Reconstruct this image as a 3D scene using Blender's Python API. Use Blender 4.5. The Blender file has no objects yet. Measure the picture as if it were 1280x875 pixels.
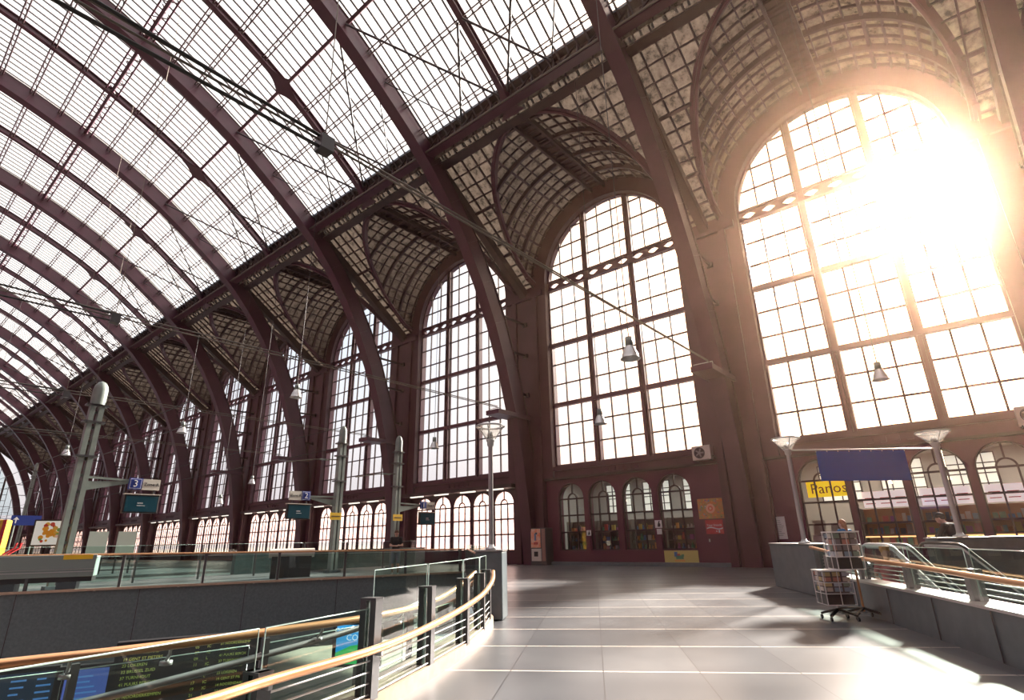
import bpy, bmesh, math, random
from mathutils import Vector, Matrix
random.seed(7)
PI = math.pi
C = bpy.context.scene.collection
R = math.radians
ORD = ['first', 'second', 'third', 'fourth', 'fifth', 'sixth', 'seventh', 'eighth', 'ninth', 'tenth', 'eleventh', 'twelfth', 'thirteenth', 'fourteenth']

# ------------------------------------------------------------------ materials
def nodes(name):
    m = bpy.data.materials.new(name); m.use_nodes = True
    nt = m.node_tree; nt.nodes.clear()
    return m, nt, nt.nodes.new('ShaderNodeOutputMaterial')
def pbr(name, col, rough=.5, metal=0., noise=None, scale=4., bump=0., spec=.5, emit=None, es=0.):
    m, nt, out = nodes(name)
    b = nt.nodes.new('ShaderNodeBsdfPrincipled'); nt.links.new(b.outputs[0], out.inputs[0])
    b.inputs['Base Color'].default_value = (*col, 1); b.inputs['Roughness'].default_value = rough
    b.inputs['Metallic'].default_value = metal
    b.inputs['Specular IOR Level'].default_value = spec
    if emit:
        b.inputs['Emission Color'].default_value = (*emit, 1); b.inputs['Emission Strength'].default_value = es
    if noise or bump:
        tc = nt.nodes.new('ShaderNodeTexCoord'); n = nt.nodes.new('ShaderNodeTexNoise')
        n.inputs['Scale'].default_value = scale; n.inputs['Detail'].default_value = 6
        nt.links.new(tc.outputs['Object'], n.inputs['Vector'])
        if noise:
            r = nt.nodes.new('ShaderNodeValToRGB'); r.color_ramp.elements[0].position = .35; r.color_ramp.elements[1].position = .68
            r.color_ramp.elements[0].color = (*noise, 1); r.color_ramp.elements[1].color = (*col, 1)
            nt.links.new(n.outputs['Fac'], r.inputs[0]); nt.links.new(r.outputs[0], b.inputs['Base Color'])
        if bump:
            bp = nt.nodes.new('ShaderNodeBump'); bp.inputs['Strength'].default_value = bump
            nt.links.new(n.outputs['Fac'], bp.inputs['Height']); nt.links.new(bp.outputs[0], b.inputs['Normal'])
    return m
def glass(name, tint=(1, 1, 1), gl=.08, rough=.02, trans=0., tcol=(1, 1, 1), fres=True):
    """a thin pane: transparent, with a reflection and optionally a frosted share"""
    m, nt, out = nodes(name)
    t = nt.nodes.new('ShaderNodeBsdfTransparent'); t.inputs[0].default_value = (*tint, 1)
    g = nt.nodes.new('ShaderNodeBsdfGlossy'); g.inputs['Roughness'].default_value = rough
    last = t
    if trans:
        tr = nt.nodes.new('ShaderNodeBsdfTranslucent'); tr.inputs[0].default_value = (*tcol, 1)
        mx = nt.nodes.new('ShaderNodeMixShader'); mx.inputs[0].default_value = trans
        nt.links.new(t.outputs[0], mx.inputs[1]); nt.links.new(tr.outputs[0], mx.inputs[2]); last = mx
    mx = nt.nodes.new('ShaderNodeMixShader')
    if fres:
        f = nt.nodes.new('ShaderNodeLayerWeight'); f.inputs[0].default_value = .5
        p4 = nt.nodes.new('ShaderNodeMath'); p4.operation = 'POWER'; p4.inputs[1].default_value = 4.5; nt.links.new(f.outputs['Facing'], p4.inputs[0])
        ma = nt.nodes.new('ShaderNodeMath'); ma.operation = 'MULTIPLY_ADD'; ma.inputs[1].default_value = .6; ma.inputs[2].default_value = gl * .6; ma.use_clamp = True
        nt.links.new(p4.outputs[0], ma.inputs[0]); nt.links.new(ma.outputs[0], mx.inputs[0])
    else: mx.inputs[0].default_value = gl
    nt.links.new(last.outputs[0], mx.inputs[1]); nt.links.new(g.outputs[0], mx.inputs[2])
    nt.links.new(mx.outputs[0], out.inputs[0])
    return m

M = {}
M['steel'] = pbr('crimson_painted_steel', (.082, .017, .040), .36, noise=(.062, .013, .030), scale=1.3)
M['steel_dark'] = pbr('dark_crimson_steel', (.035, .012, .017), .5, noise=(.025, .009, .012), scale=2)
M['wallred'] = pbr('crimson_wall_paint', (.062, .010, .028), .42, noise=(.048, .008, .021), scale=1.1)
M['kiosk'] = pbr('crimson_panel_paint', (.100, .011, .038), .4, noise=(.083, .009, .032), scale=.8)
M['bars'] = pbr('window_bar_paint', (.035, .010, .016), .45)
M['roofbar'] = pbr('grey_glazing_bar', (.07, .065, .07), .5)
M['rod'] = pbr('black_rod', (.025, .022, .03), .5)
M['cable'] = pbr('black_cable', (.02, .022, .022), .6)
M['wire'] = pbr('worn_contact_wire', (.16, .14, .12), .5, .6)
M['chrome'] = pbr('brushed_stainless', (.50, .50, .50), .3, .55)
M['alu'] = pbr('grey_aluminium', (.30, .30, .30), .4, .6)
M['brass'] = pbr('copper_toned_handrail', (.72, .38, .19), .3, .55)
M['postgrey'] = pbr('dark_grey_post', (.085, .085, .09), .4, .4)
M['mast'] = pbr('grey_green_mast_paint', (.24, .29, .26), .5, .1, noise=(.19, .23, .21), scale=3)
M['concrete'] = pbr('grey_granite', (.12, .155, .17), .5, noise=(.09, .12, .13), scale=14)
M['parapet'] = pbr('blue_grey_stone', (.13, .165, .18), .38, noise=(.10, .13, .145), scale=5)
M['kerb'] = pbr('pale_stone_kerb', (.50, .36, .27), .5, noise=(.42, .30, .22), scale=8)
M['lower'] = pbr('lower_floor_stone', (.35, .29, .24), .4, noise=(.26, .22, .19), scale=1.2)
M['black'] = pbr('black_plastic', (.012, .012, .014), .4)
M['rubber'] = pbr('black_rubber', (.015, .015, .016), .35)
M['white'] = pbr('white_enamel', (.75, .74, .72), .4)
M['offwhite'] = pbr('cream_metal', (.66, .60, .52), .45)
M['blue'] = pbr('deep_blue_banner', (.004, .07, .40), .7)
M['signblue'] = pbr('sign_blue', (.02, .05, .28), .4)
M['yellow'] = pbr('yellow_plate', (.80, .50, .02), .5)
M['orange'] = pbr('orange_print', (.75, .20, .06), .6, noise=(.35, .30, .10), scale=9)
M['red'] = pbr('red_print', (.45, .02, .035), .5)
M['screen'] = pbr('teal_screen', (.01, .05, .07), .2, emit=(.02, .14, .2), es=.05)
M['letter'] = pbr('black_lettering', (.02, .02, .02), .6)
M['letterw'] = pbr('white_lettering', (.85, .85, .85), .6)
M['yl'] = pbr('yellow_led', (.5, .45, .1), .5, emit=(.6, .6, .14), es=.5)
M['ledb'] = pbr('blue_led', (.1, .2, .5), .5, emit=(.12, .32, .8), es=.6)
M['lampglass'] = glass('lamp_glass', (.9, .88, .84), .1, .05, .12, (.9, .86, .8))
M['winglass'] = glass('window_glass', (.97, .97, .98), .03, .01, fres=False)
M['roofglass'] = glass('roof_glass', (.98, .98, .99), .02, .05, .15, (.97, .97, .99), fres=False)
M['rail_glass'] = glass('green_rail_glass', (.66, .82, .77), .09, .01)
M['shopglass'] = glass('shop_glass', (.86, .88, .86), .08, .02)
def arcade_glass():
    m, nt, out = nodes('ribbed_arcade_glass')
    tc = nt.nodes.new('ShaderNodeTexCoord'); sp = nt.nodes.new('ShaderNodeSeparateXYZ'); nt.links.new(tc.outputs['Object'], sp.inputs[0])
    nz = nt.nodes.new('ShaderNodeTexNoise'); nz.inputs['Scale'].default_value = .35
    mp = nt.nodes.new('ShaderNodeMapping'); mp.inputs['Scale'].default_value = (1, .35, 3.2)
    nt.links.new(tc.outputs['Object'], mp.inputs[0]); nt.links.new(mp.outputs[0], nz.inputs['Vector'])
    rp = nt.nodes.new('ShaderNodeValToRGB')
    e = rp.color_ramp.elements; e[0].position = .3; e[0].color = (.34, .29, .36, 1); e[1].position = .7; e[1].color = (.78, .67, .63, 1)
    x = e.new(.5); x.color = (.64, .44, .41, 1)
    nt.links.new(nz.outputs['Fac'], rp.inputs[0])
    tr = nt.nodes.new('ShaderNodeBsdfTranslucent'); t = nt.nodes.new('ShaderNodeBsdfTransparent')
    nt.links.new(rp.outputs[0], tr.inputs[0]); nt.links.new(rp.outputs[0], t.inputs[0])
    mx = nt.nodes.new('ShaderNodeMixShader'); mx.inputs[0].default_value = .35
    nt.links.new(t.outputs[0], mx.inputs[1]); nt.links.new(tr.outputs[0], mx.inputs[2])
    nt.links.new(mx.outputs[0], out.inputs[0]); return m
M['arcglass'] = arcade_glass()
def coffer_mat():
    """old wired glass panes, grimy in patches, framed one pane per coffer"""
    m, nt, out = nodes('grimy_coffer_pane')
    tc = nt.nodes.new('ShaderNodeTexCoord')
    n1 = nt.nodes.new('ShaderNodeTexNoise'); n1.inputs['Scale'].default_value = 2.6; n1.inputs['Detail'].default_value = 8; n1.inputs['Roughness'].default_value = .7
    nt.links.new(tc.outputs['Object'], n1.inputs['Vector'])
    rp = nt.nodes.new('ShaderNodeValToRGB'); e = rp.color_ramp.elements
    e[0].position = .36; e[0].color = (.03, .027, .024, 1); e[1].position = .62; e[1].color = (.22, .18, .15, 1)
    x = e.new(.48); x.color = (.155, .127, .105, 1)
    nt.links.new(n1.outputs['Fac'], rp.inputs[0])
    d = nt.nodes.new('ShaderNodeBsdfDiffuse'); nt.links.new(rp.outputs[0], d.inputs[0])
    t = nt.nodes.new('ShaderNodeBsdfTranslucent'); nt.links.new(rp.outputs[0], t.inputs[0])
    mx = nt.nodes.new('ShaderNodeMixShader'); mx.inputs[0].default_value = COF
    nt.links.new(d.outputs[0], mx.inputs[1]); nt.links.new(t.outputs[0], mx.inputs[2]); nt.links.new(mx.outputs[0], out.inputs[0]); return m
COF = .10
M['coffer'] = coffer_mat()
SA = Vector((.8486, -.5291, 0)).normalized()      # along the walkway
SN = Vector((.5291, .8486, 0)).normalized()       # across it, to the right
def sn(s, n, z=0.): return SA * s + SN * n + Vector((0, 0, z))
def floor_mat():
    m, nt, out = nodes('polished_stone_floor')
    b = nt.nodes.new('ShaderNodeBsdfPrincipled'); nt.links.new(b.outputs[0], out.inputs[0])
    geo = nt.nodes.new('ShaderNodeNewGeometry')
    def dot(v, off, per):
        d = nt.nodes.new('ShaderNodeVectorMath'); d.operation = 'DOT_PRODUCT'; d.inputs[1].default_value = (v[0], -v[1], 0)
        nt.links.new(geo.outputs['Position'], d.inputs[0])
        a = nt.nodes.new('ShaderNodeMath'); a.operation = 'ADD'; a.inputs[1].default_value = off; nt.links.new(d.outputs['Value'], a.inputs[0])
        dv = nt.nodes.new('ShaderNodeMath'); dv.operation = 'DIVIDE'; dv.inputs[1].default_value = per; nt.links.new(a.outputs[0], dv.inputs[0])
        return dv
    def line(dv, w):
        fr = nt.nodes.new('ShaderNodeMath'); fr.operation = 'FRACT'; nt.links.new(dv.outputs[0], fr.inputs[0])
        lt = nt.nodes.new('ShaderNodeMath'); lt.operation = 'LESS_THAN'; lt.inputs[1].default_value = w; nt.links.new(fr.outputs[0], lt.inputs[0]); return lt
    ds = dot(SA, 100 * 1.33 - 6.05 + .01, 1.33); dn = dot(SN, 100 * .9, .9)
    ls, ln = line(ds, .028), line(dn, .012)
    n = nt.nodes.new('ShaderNodeTexNoise'); n.inputs['Scale'].default_value = .9; n.inputs['Detail'].default_value = 3
    nt.links.new(geo.outputs['Position'], n.inputs['Vector'])
    # each slab a slightly different grey
    fl = []
    for q in (ds, dn):
        f = nt.nodes.new('ShaderNodeMath'); f.operation = 'FLOOR'; nt.links.new(q.outputs[0], f.inputs[0]); fl.append(f)
    cb = nt.nodes.new('ShaderNodeCombineXYZ'); nt.links.new(fl[0].outputs[0], cb.inputs[0]); nt.links.new(fl[1].outputs[0], cb.inputs[1])
    wn = nt.nodes.new('ShaderNodeTexWhiteNoise'); nt.links.new(cb.outputs[0], wn.inputs['Vector'])
    rp = nt.nodes.new('ShaderNodeValToRGB'); rp.color_ramp.elements[0].color = (.068, .073, .082, 1); rp.color_ramp.elements[1].color = (.13, .135, .142, 1)
    rp.color_ramp.elements[0].position = .3; rp.color_ramp.elements[1].position = .7
    av = nt.nodes.new('ShaderNodeMath'); av.operation = 'MULTIPLY_ADD'; av.inputs[1].default_value = .35
    nt.links.new(wn.outputs['Value'], av.inputs[0]); 
    m2 = nt.nodes.new('ShaderNodeMath'); m2.operation = 'MULTIPLY'; m2.inputs[1].default_value = .7; nt.links.new(n.outputs['Fac'], m2.inputs[0])
    nt.links.new(m2.outputs[0], av.inputs[2]); nt.links.new(av.outputs[0], rp.inputs[0])
    m3 = nt.nodes.new('ShaderNodeMixRGB'); m3.inputs['Color2'].default_value = (.62, .55, .48, 1); nt.links.new(rp.outputs[0], m3.inputs['Color1']); nt.links.new(ls.outputs[0], m3.inputs[0])
    m4 = nt.nodes.new('ShaderNodeMixRGB'); m4.inputs['Color2'].default_value = (.045, .045, .05, 1); nt.links.new(m3.outputs[0], m4.inputs['Color1']); nt.links.new(ln.outputs[0], m4.inputs[0])
    nt.links.new(m4.outputs[0], b.inputs['Base Color'])
    r2 = nt.nodes.new('ShaderNodeMapRange'); r2.inputs['To Min'].default_value = .20; r2.inputs['To Max'].default_value = .38
    b.inputs['Roughness'].default_value = .31
    b.inputs['Specular IOR Level'].default_value = .6
    return m
M['floor'] = floor_mat()

# ------------------------------------------------------------------ mesh helpers
class MB:
    def __init__(s): s.v = []; s.f = []; s.sm = []
    def add(s, vs, fs, smooth=False):
        k = len(s.v); s.v += [(v[0], -v[1], v[2]) for v in vs]   # plan is drawn with y to the right; the world has y to the left
        for f in fs: s.f.append(tuple(i + k for i in f)); s.sm.append(smooth)
    def poly(s, *vs): s.add(vs, [tuple(range(len(vs)))])
    def box(s, x0, y0, z0, x1, y1, z1):
        s.add([(x0, y0, z0), (x1, y0, z0), (x1, y1, z0), (x0, y1, z0), (x0, y0, z1), (x1, y0, z1), (x1, y1, z1), (x0, y1, z1)],
              [(0, 3, 2, 1), (4, 5, 6, 7), (0, 1, 5, 4), (1, 2, 6, 5), (2, 3, 7, 6), (3, 0, 4, 7)])
    def obox(s, c, ax, ay, az, sx, sy, sz):
        c = Vector(c); vs = []
        for k in (-1, 1):
            for (i, j) in ((-1, -1), (1, -1), (1, 1), (-1, 1)):
                vs.append(c + Vector(ax) * i * sx / 2 + Vector(ay) * j * sy / 2 + Vector(az) * k * sz / 2)
        s.add(vs, [(0, 3, 2, 1), (4, 5, 6, 7), (0, 1, 5, 4), (1, 2, 6, 5), (2, 3, 7, 6), (3, 0, 4, 7)])
    def bar(s, a, b, w, h, up=(0, 0, 1)):
        """a rectangular bar from a to b, w across, h along up"""
        a, b = Vector(a), Vector(b); d = b - a; L = d.length
        if L < 1e-5: return
        d /= L; u = Vector(up); x = d.cross(u)
        if x.length < 1e-4: x = d.cross(Vector((1, 0, 0)))
        x.normalize(); u = x.cross(d).normalized()
        s.obox((a + b) / 2, d, x, u, L, w, h)
    def tube(s, pts, r, n=8, cap=True, closed=False):
        pts = [Vector(p) for p in pts]; rs = r if isinstance(r, (list, tuple)) else [r] * len(pts)
        N = len(pts); vs = []; prev = None
        for i, p in enumerate(pts):
            if closed: t = (pts[(i + 1) % N] - pts[i - 1])
            else: t = (pts[min(i + 1, N - 1)] - pts[max(i - 1, 0)])
            t.normalize()
            if prev is None:
                u = Vector((0, 0, 1)) if abs(t.z) < .9 else Vector((1, 0, 0))
            else: u = prev
            x = t.cross(u).normalized(); u = x.cross(t).normalized(); prev = u
            for k in range(n):
                a = 2 * PI * k / n; vs.append(p + (x * math.cos(a) + u * math.sin(a)) * rs[i])
        fs = []
        for i in range(N if closed else N - 1):
            j = (i + 1) % N
            for k in range(n): fs.append((i * n + k, i * n + (k + 1) % n, j * n + (k + 1) % n, j * n + k))
        s.add(vs, fs, True)
        if cap and not closed:
            s.add(vs[:n], [tuple(reversed(range(n)))]); s.add(vs[-n:], [tuple(range(n))])
    def lathe(s, c, prof, n=20):
        """prof: list of (r, z) about a vertical axis through c"""
        c = Vector(c); vs = []
        for r, z in prof:
            for k in range(n):
                a = 2 * PI * k / n; vs.append(c + Vector((r * math.cos(a), r * math.sin(a), z)))
        fs = [(i * n + k, i * n + (k + 1) % n, (i + 1) * n + (k + 1) % n, (i + 1) * n + k) for i in range(len(prof) - 1) for k in range(n)]
        s.add(vs, fs, True)
    def build(s, name, mat, parent=None, bevel=0):
        me = bpy.data.meshes.new(name); me.from_pydata(s.v, [], s.f)
        me.polygons.foreach_set('use_smooth', s.sm)
        bm = bmesh.new(); bm.from_mesh(me); bmesh.ops.recalc_face_normals(bm, faces=bm.faces); bm.to_mesh(me); bm.free()
        me.materials.append(mat); me.update()
        o = bpy.data.objects.new(name, me); C.objects.link(o)
        if parent: o.parent = parent
        if bevel:
            md = o.modifiers.new('bevel', 'BEVEL'); md.width = bevel; md.segments = 2; md.limit_method = 'ANGLE'
        return o
def tag(o, label, cat, group=None, kind=None):
    o['label'] = label; o['category'] = cat
    if group: o['group'] = group
    if kind: o['kind'] = kind
    return o
def fl(p): return (p[0], -p[1], p[2] if len(p) > 2 else 0.)
def empty(name, label=None, cat=None, loc=(0, 0, 0), rz=0., group=None):
    o = bpy.data.objects.new(name, None); C.objects.link(o); o.location = fl(loc); o.rotation_euler = (0, 0, -rz); o.empty_display_size = .2
    if label: tag(o, label, cat, group)
    return o
def struct(o): o['kind'] = 'structure'; return o
def dup(root, loc, rz=None, label=None):
    def cp(o, par):
        c = o.copy(); C.objects.link(c)
        if par: c.parent = par
        for ch in list(o.children): cp(ch, c)
        return c
    r = cp(root, None); r.location = fl(loc)
    if rz is not None: r.rotation_euler = (0, 0, -rz)
    if label: r['label'] = label
    return r
def text(body, size, mat, parent, loc, rot, name='lettering', depth=.004, align='CENTER', xs=1.):
    cu = bpy.data.curves.new(name, 'FONT'); cu.body = body; cu.size = size; cu.extrude = depth; cu.align_x = align; cu.align_y = 'CENTER'; cu.resolution_u = 2
    t = bpy.data.objects.new(name, cu); C.objects.link(t)
    me = bpy.data.meshes.new_from_object(t.evaluated_get(bpy.context.evaluated_depsgraph_get()))
    bpy.data.objects.remove(t)
    me.materials.clear(); me.materials.append(mat)
    o = bpy.data.objects.new(name, me); C.objects.link(o); o.parent = parent; o.location = loc; o.rotation_euler = rot; o.scale = (xs, 1, 1)
    return o

# ------------------------------------------------------------------ hall geometry
XW = 25.0                      # plane of the great windows
B = 11.47                      # bay
YC0 = -13.475                  # centre of the bay whose window is second from the right
KMIN, KMAX = -2, 11            # bays, -1 is the sunlit one, -2 the one beyond the right frame edge
def yc(k): return YC0 - k * B
def yr(k): return YC0 - B / 2 - k * B      # rib between bay k and k+1
HW = 4.145; ZS = 4.94; Z1 = 8.38; Z2 = 11.94; ZB = 15.47; ZT = 16.0
PROF = [(24.25, 0), (24.05, 2.7), (23.7, 5.2), (23.15, 7.9), (22.35, 10.6), (21.45, 12.9), (20.45, 14.9), (19.25, 16.9), (17.9, 18.85),
        (16.1, 20.8), (15.0, 21.55), (13.95, 22.35), (12.8, 23.2), (11.6, 24.1), (10.3, 25.0), (8.95, 25.75), (7.6, 26.4), (6.2, 27.05), (4.85, 27.6),
        (3.3, 28.2), (1.7, 28.75), (0.1, 29.2), (-1.5, 29.6), (-3.1, 29.95), (-5, 30.25), (-7, 30.4), (-9, 30.4), (-11, 30.25), (-13, 29.9)]
def smooth_prof(p, it=2):
    for _ in range(it):
        p = [p[0]] + [(.25 * p[i - 1][0] + .5 * p[i][0] + .25 * p[i + 1][0], .25 * p[i - 1][1] + .5 * p[i][1] + .25 * p[i + 1][1]) for i in range(1, len(p) - 1)] + [p[-1]]
    return p
PROF = smooth_prof(PROF, 2)
def normal(i):
    a = PROF[max(i - 1, 0)]; b = PROF[min(i + 1, len(PROF) - 1)]
    d = Vector((b[0] - a[0], 0, b[1] - a[1])).normalized()
    return Vector((d.z, 0, -d.x))          # points outward (towards +x / up)
def at(i, off): 
    n = normal(i); return Vector((PROF[i][0], 0, PROF[i][1])) + n * off
IG = 9                          # index where the eaves girder crosses
HEAVY = [14, 18, 23]            # indices of the stout purlins

# ---- main rib (local y = 0)
def rib(first_label):
    root = empty('arch_rib', first_label, 'roof arch', group='great arch ribs of the hall')
    sof, web, top, seam = MB(), MB(), MB(), MB()
    DEP = 1.05; W = .34
    for i in range(len(PROF) - 1):
        a, b = at(i, 0), at(i + 1, 0); a1, b1 = at(i, .05), at(i + 1, .05)
        c, d = at(i, DEP), at(i + 1, DEP); c0, d0 = at(i, DEP - .05), at(i + 1, DEP - .05)
        Y = Vector((0, W, 0)); y2 = Vector((0, W - .06, 0))
        for mb, (p, q, r_, t) in ((sof, (a, b, b1, a1)), (top, (c0, d0, d, c))):
            mb.add([p - Y, p + Y, q - Y, q + Y, r_ - Y, r_ + Y, t - Y, t + Y], [(0, 1, 3, 2), (6, 7, 5, 4), (0, 2, 4, 6), (1, 3, 5, 7)])
        web.add([a1 - y2, b1 - y2, d0 - y2, c0 - y2], [(0, 1, 2, 3)]); web.add([a1 + y2, b1 + y2, d0 + y2, c0 + y2], [(0, 1, 2, 3)])
    for i in range(1, len(PROF) - 1):
        for s in (-1, 1):
            web.bar(at(i, .06) + Vector((0, s * (W - .04), 0)), at(i, DEP - .06) + Vector((0, s * (W - .04), 0)), .035, .03, (0, 1, 0))
    sof.build('soffit_plate', M['steel'], root); top.build('outer_flange', M['steel_dark'], root)
    web.build('web_plate', M['steel'], root)
    # struts tying the free leg back to the pier
    for z in (6.3, 9.2, 11.6, 13.6):
        i = min(range(len(PROF)), key=lambda j: abs(PROF[j][1] - z)); p = at(i, .9)
        st = MB(); st.bar((p.x, 0, z), (24.75, 0, z), .09, .12); st.box(24.4, -.14, z - .12, 24.7, .14, z + .12)
        st.build('strut', M['steel_dark'], root)
    # rafter under the coffers
    rf = MB(); rf.bar((24.7, 0, 15.45), (16.4, 0, 21.45), .42, .5); rf.build('rafter', M['steel_dark'], root)
    return root
def ledge():
    root = empty('cable_bracket', 'riveted crimson shelf bracket on the arch leg beside the air conditioner', 'bracket', group='shelf brackets carrying the span wires')
    pl, rl, ins = MB(), MB(), MB()
    pl.box(21.5, -.45, 7.62, 24.2, -.36, 7.86); pl.box(21.5, .36, 7.62, 24.2, .45, 7.86); pl.box(21.5, -.36, 7.62, 23.0, .36, 7.68)
    pl.box(21.45, -.45, 7.62, 21.53, .45, 7.86)
    for x in (21.9, 22.3, 22.7): pl.box(x, -.36, 7.68, x + .06, .36, 7.8)
    rl.tube([(21.7, -.4, 7.86), (21.7, -.4, 7.98), (21.7, .4, 7.98), (21.7, .4, 7.86)], .02, 6)
    pl.build('shelf', M['steel'], root); rl.build('hoop', M['chrome'], root)
    return root
ribs = {}
for k in range(KMIN, KMAX + 1):
    n = k + 1
    lab = 'crimson steel arch rib ' + ('at the right edge of the photo beside the sunlit window' if k == -2 else
          'between the two largest windows, beside the air conditioner' if k == -1 else
          'at the left end of the shop wall' if k == 0 else
          '%s to the left of the shop wall' % ORD[k - 1])
    ribs[k] = rib(lab) if k == KMIN else dup(ribs[KMIN], (0, yr(k), 0), label=lab)
ribs[KMIN].location = fl((0, yr(KMIN), 0))
lg = ledge(); lg.location = fl((0, yr(-1), 0))
for k, l in ((0, 'riveted crimson shelf bracket just above the tall lamp head'), (1, 'riveted crimson shelf bracket above the right lattice mast'), (2, 'riveted crimson shelf bracket above the number 2 platform sign'),
             (3, 'fifth riveted crimson shelf bracket counted from the right')):
    dup(lg, (0, yr(k), 0), label=l)

# ---- glazed vault: one bay of ceiling = bars + glass; half ribs; purlins run through
NB = 21
def vault_bay():
    root = empty('ceiling'); struct(root)
    g, bars = MB(), MB()
    idx = list(range(IG, len(PROF)))
    for i in idx[:-1]:
        a, b = at(i, 1.0), at(i + 1, 1.0)
        g.poly(a + Vector((0, -B / 2, 0)), b + Vector((0, -B / 2, 0)), b + Vector((0, B / 2, 0)), a + Vector((0, B / 2, 0)))
        for j in range(1, NB + 1):
            y = -B / 2 + B * j / (NB + 1)
            if abs(y) < .1: continue
            bars.bar(a + Vector((0, y, 0)), b + Vector((0, y, 0)), .085, .07, normal(i))
    g.build('glass', M['roofglass'], root); bars.build('glazing_bars', M['roofbar'], root)
    return root
vb = vault_bay(); vb.location = fl((0, yc(KMIN), 0))
for k in range(KMIN + 1, KMAX + 1): dup(vb, (0, yc(k), 0))
def half_rib(label):
    """slender rib in mid bay, flared where it meets the girder and the stout purlin"""
    root = empty('intermediate_rib', label, 'roof rib', group='slender ribs between the great arches')
    b1 = MB()
    for i in range(IG, len(PROF) - 1):
        b1.bar(at(i, .62), at(i + 1, .62), .30, .05, normal(i)); b1.bar(at(i, .80), at(i + 1, .80), .05, .36, normal(i)); b1.bar(at(i, .97), at(i + 1, .97), .30, .05, normal(i))
    b1.build('rib_beam', M['steel'], root)
    for i in (IG, 14):
        p = at(i, .55); d = (at(i + 1, .55) - p).normalized(); dn = (at(i - 1, .55) - p).normalized() if i > IG else None
        gs = MB()
        for dd in ([d] if dn is None else [d, dn]):
            n = 5; prev = None
            for q in range(n + 1):
                t = q / n; w = .16 + .55 * (1 - t) ** 2.2; c = p + dd * t * 1.1
                cur = (c - Vector((0, w, 0)), c + Vector((0, w, 0)))
                if prev: gs.poly(prev[0], prev[1], cur[1], cur[0]); o_ = Vector((0, 0, .05)); gs.poly(prev[0] + o_, cur[0] + o_, cur[1] + o_, prev[1] + o_)
                prev = cur
        gs.build('gusset', M['steel'], root)
    return root
hr = half_rib('slender crimson roof rib over the sunlit window bay'); hr.location = fl((0, yc(-1), 0))
for k in range(0, KMAX + 1):
    dup(hr, (0, yc(k), 0), label='slender crimson roof rib over the souvenir shop bay' if k == 0 else 'slender crimson roof rib, %s beyond the souvenir shop bay' % ORD[k - 1])
Y0, Y1 = yr(KMAX) - .3, yc(KMIN) + B / 2
for i in range(IG + 1, len(PROF) - 1):
    m = MB()
    hv = i in HEAVY
    nm = 'stout_purlin' if hv else 'light_purlin'
    root = empty(nm, 'stout crimson roof purlin running the whole hall, %s from the eaves' % ORD[HEAVY.index(i)] if hv else 'thin paired roof purlin running the whole hall, %s row up from the eaves girder' % (ORD[i - IG - 1] if i - IG - 1 < 14 else str(i)),
                 'purlin', group=None if hv else 'thin purlins of the glass vault')
    if not hv and i - IG - 1 >= 14: root['label'] = 'thin paired roof purlin close to the crown, number %d from the eaves' % (i - IG)
    p = at(i, .78); n = normal(i); t = Vector((n.z, 0, -n.x))
    if hv:
        m.bar((p.x, Y0, p.z), (p.x, Y1, p.z), .16, .28, n)
        m.build('beam', M['steel'], root)
        if i != 14:
            l = MB()
            for s in (-1, 1):
                q = p + t * s * .34; l.bar((q.x, Y0, q.z), (q.x, Y1, q.z), .08, .12, n)
            y = Y0; f = 1
            while y < Y1:
                a = p + t * .34 * f; b_ = p - t * .34 * f
                l.bar((a.x, y, a.z), (b_.x, y + .7, b_.z), .05, .05, n); y += .7; f = -f
            l.build('lattice', M['steel'], root)
    else:
        for s in (-1, 1):
            q = p + t * s * .10; m.bar((q.x, Y0, q.z), (q.x, Y1, q.z), .06, .12, n)
        y = Y0; f = 1
        while y < Y1:
            a = p + t * .1 * f; b_ = p - t * .1 * f
            m.bar((a.x, y, a.z), (b_.x, y + .95, b_.z), .025, .03, n); y += .95; f = -f
        m.build('paired_bar', M['bars'], root)
# ---- eaves girder
g = empty('eaves_girder', 'long dark crimson lattice girder where glass vault meets the coffered ceiling', 'girder')
GX = 16.05
t_, b_, l_, c_ = MB(), MB(), MB(), MB()
t_.box(GX, Y0, 21.95, GX + .45, Y1, 22.1); b_.box(GX - .05, Y0, 20.95, GX + .4, Y1, 21.08)
y = Y0
while y < Y1:
    l_.bar((GX + .2, y, 21.08), (GX + .2, y, 21.95), .07, .07, (1, 0, 0)); l_.bar((GX + .2, y, 21.08), (GX + .2, y + 1.27, 21.95), .05, .07, (1, 0, 0)); y += 1.274
c_.tube([(GX - .1, Y0, 21.02), (GX - .1, Y1, 21.02)], .05, 8)
t_.build('top_chord', M['steel_dark'], g); b_.build('bottom_chord', M['steel'], g); l_.build('lattice', M['steel_dark'], g); c_.build('conduit', M['wire'], g)
# rods from the girder up to the ribs
def rods(label):
    root = empty('wind_bracing', label, 'bracing rods', group='black bracing rods under the vault')
    for y0, i0, ys, r_ in ((-.25, 14, -B / 2 + .3, .06), (.25, 14, B / 2 - .3, .06), (-B / 4, 12, -B / 2 + .3, .035), (B / 4, 12, B / 2 - .3, .035), (-B / 4, 12, -.15, .06), (B / 4, 12, .15, .06)):
        m = MB(); p = at(i0, .5); m.tube([(GX, y0, 21.6), (p.x, ys, p.z)], r_, 6); m.build('rod', M['rod'], root)
    return root
rd = rods('fan of black bracing rods in the roof bay above the souvenir shop'); rd.location = fl((0, yc(0), 0))
for k in range(1, 9): dup(rd, (0, yc(k), 0), label='fan of black bracing rods, %s roof bay beyond the souvenir shop' % ORD[k - 1])
dup(rd, (0, yc(-1), 0), label='fan of black bracing rods in the roof bay of the sunlit window')

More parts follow.
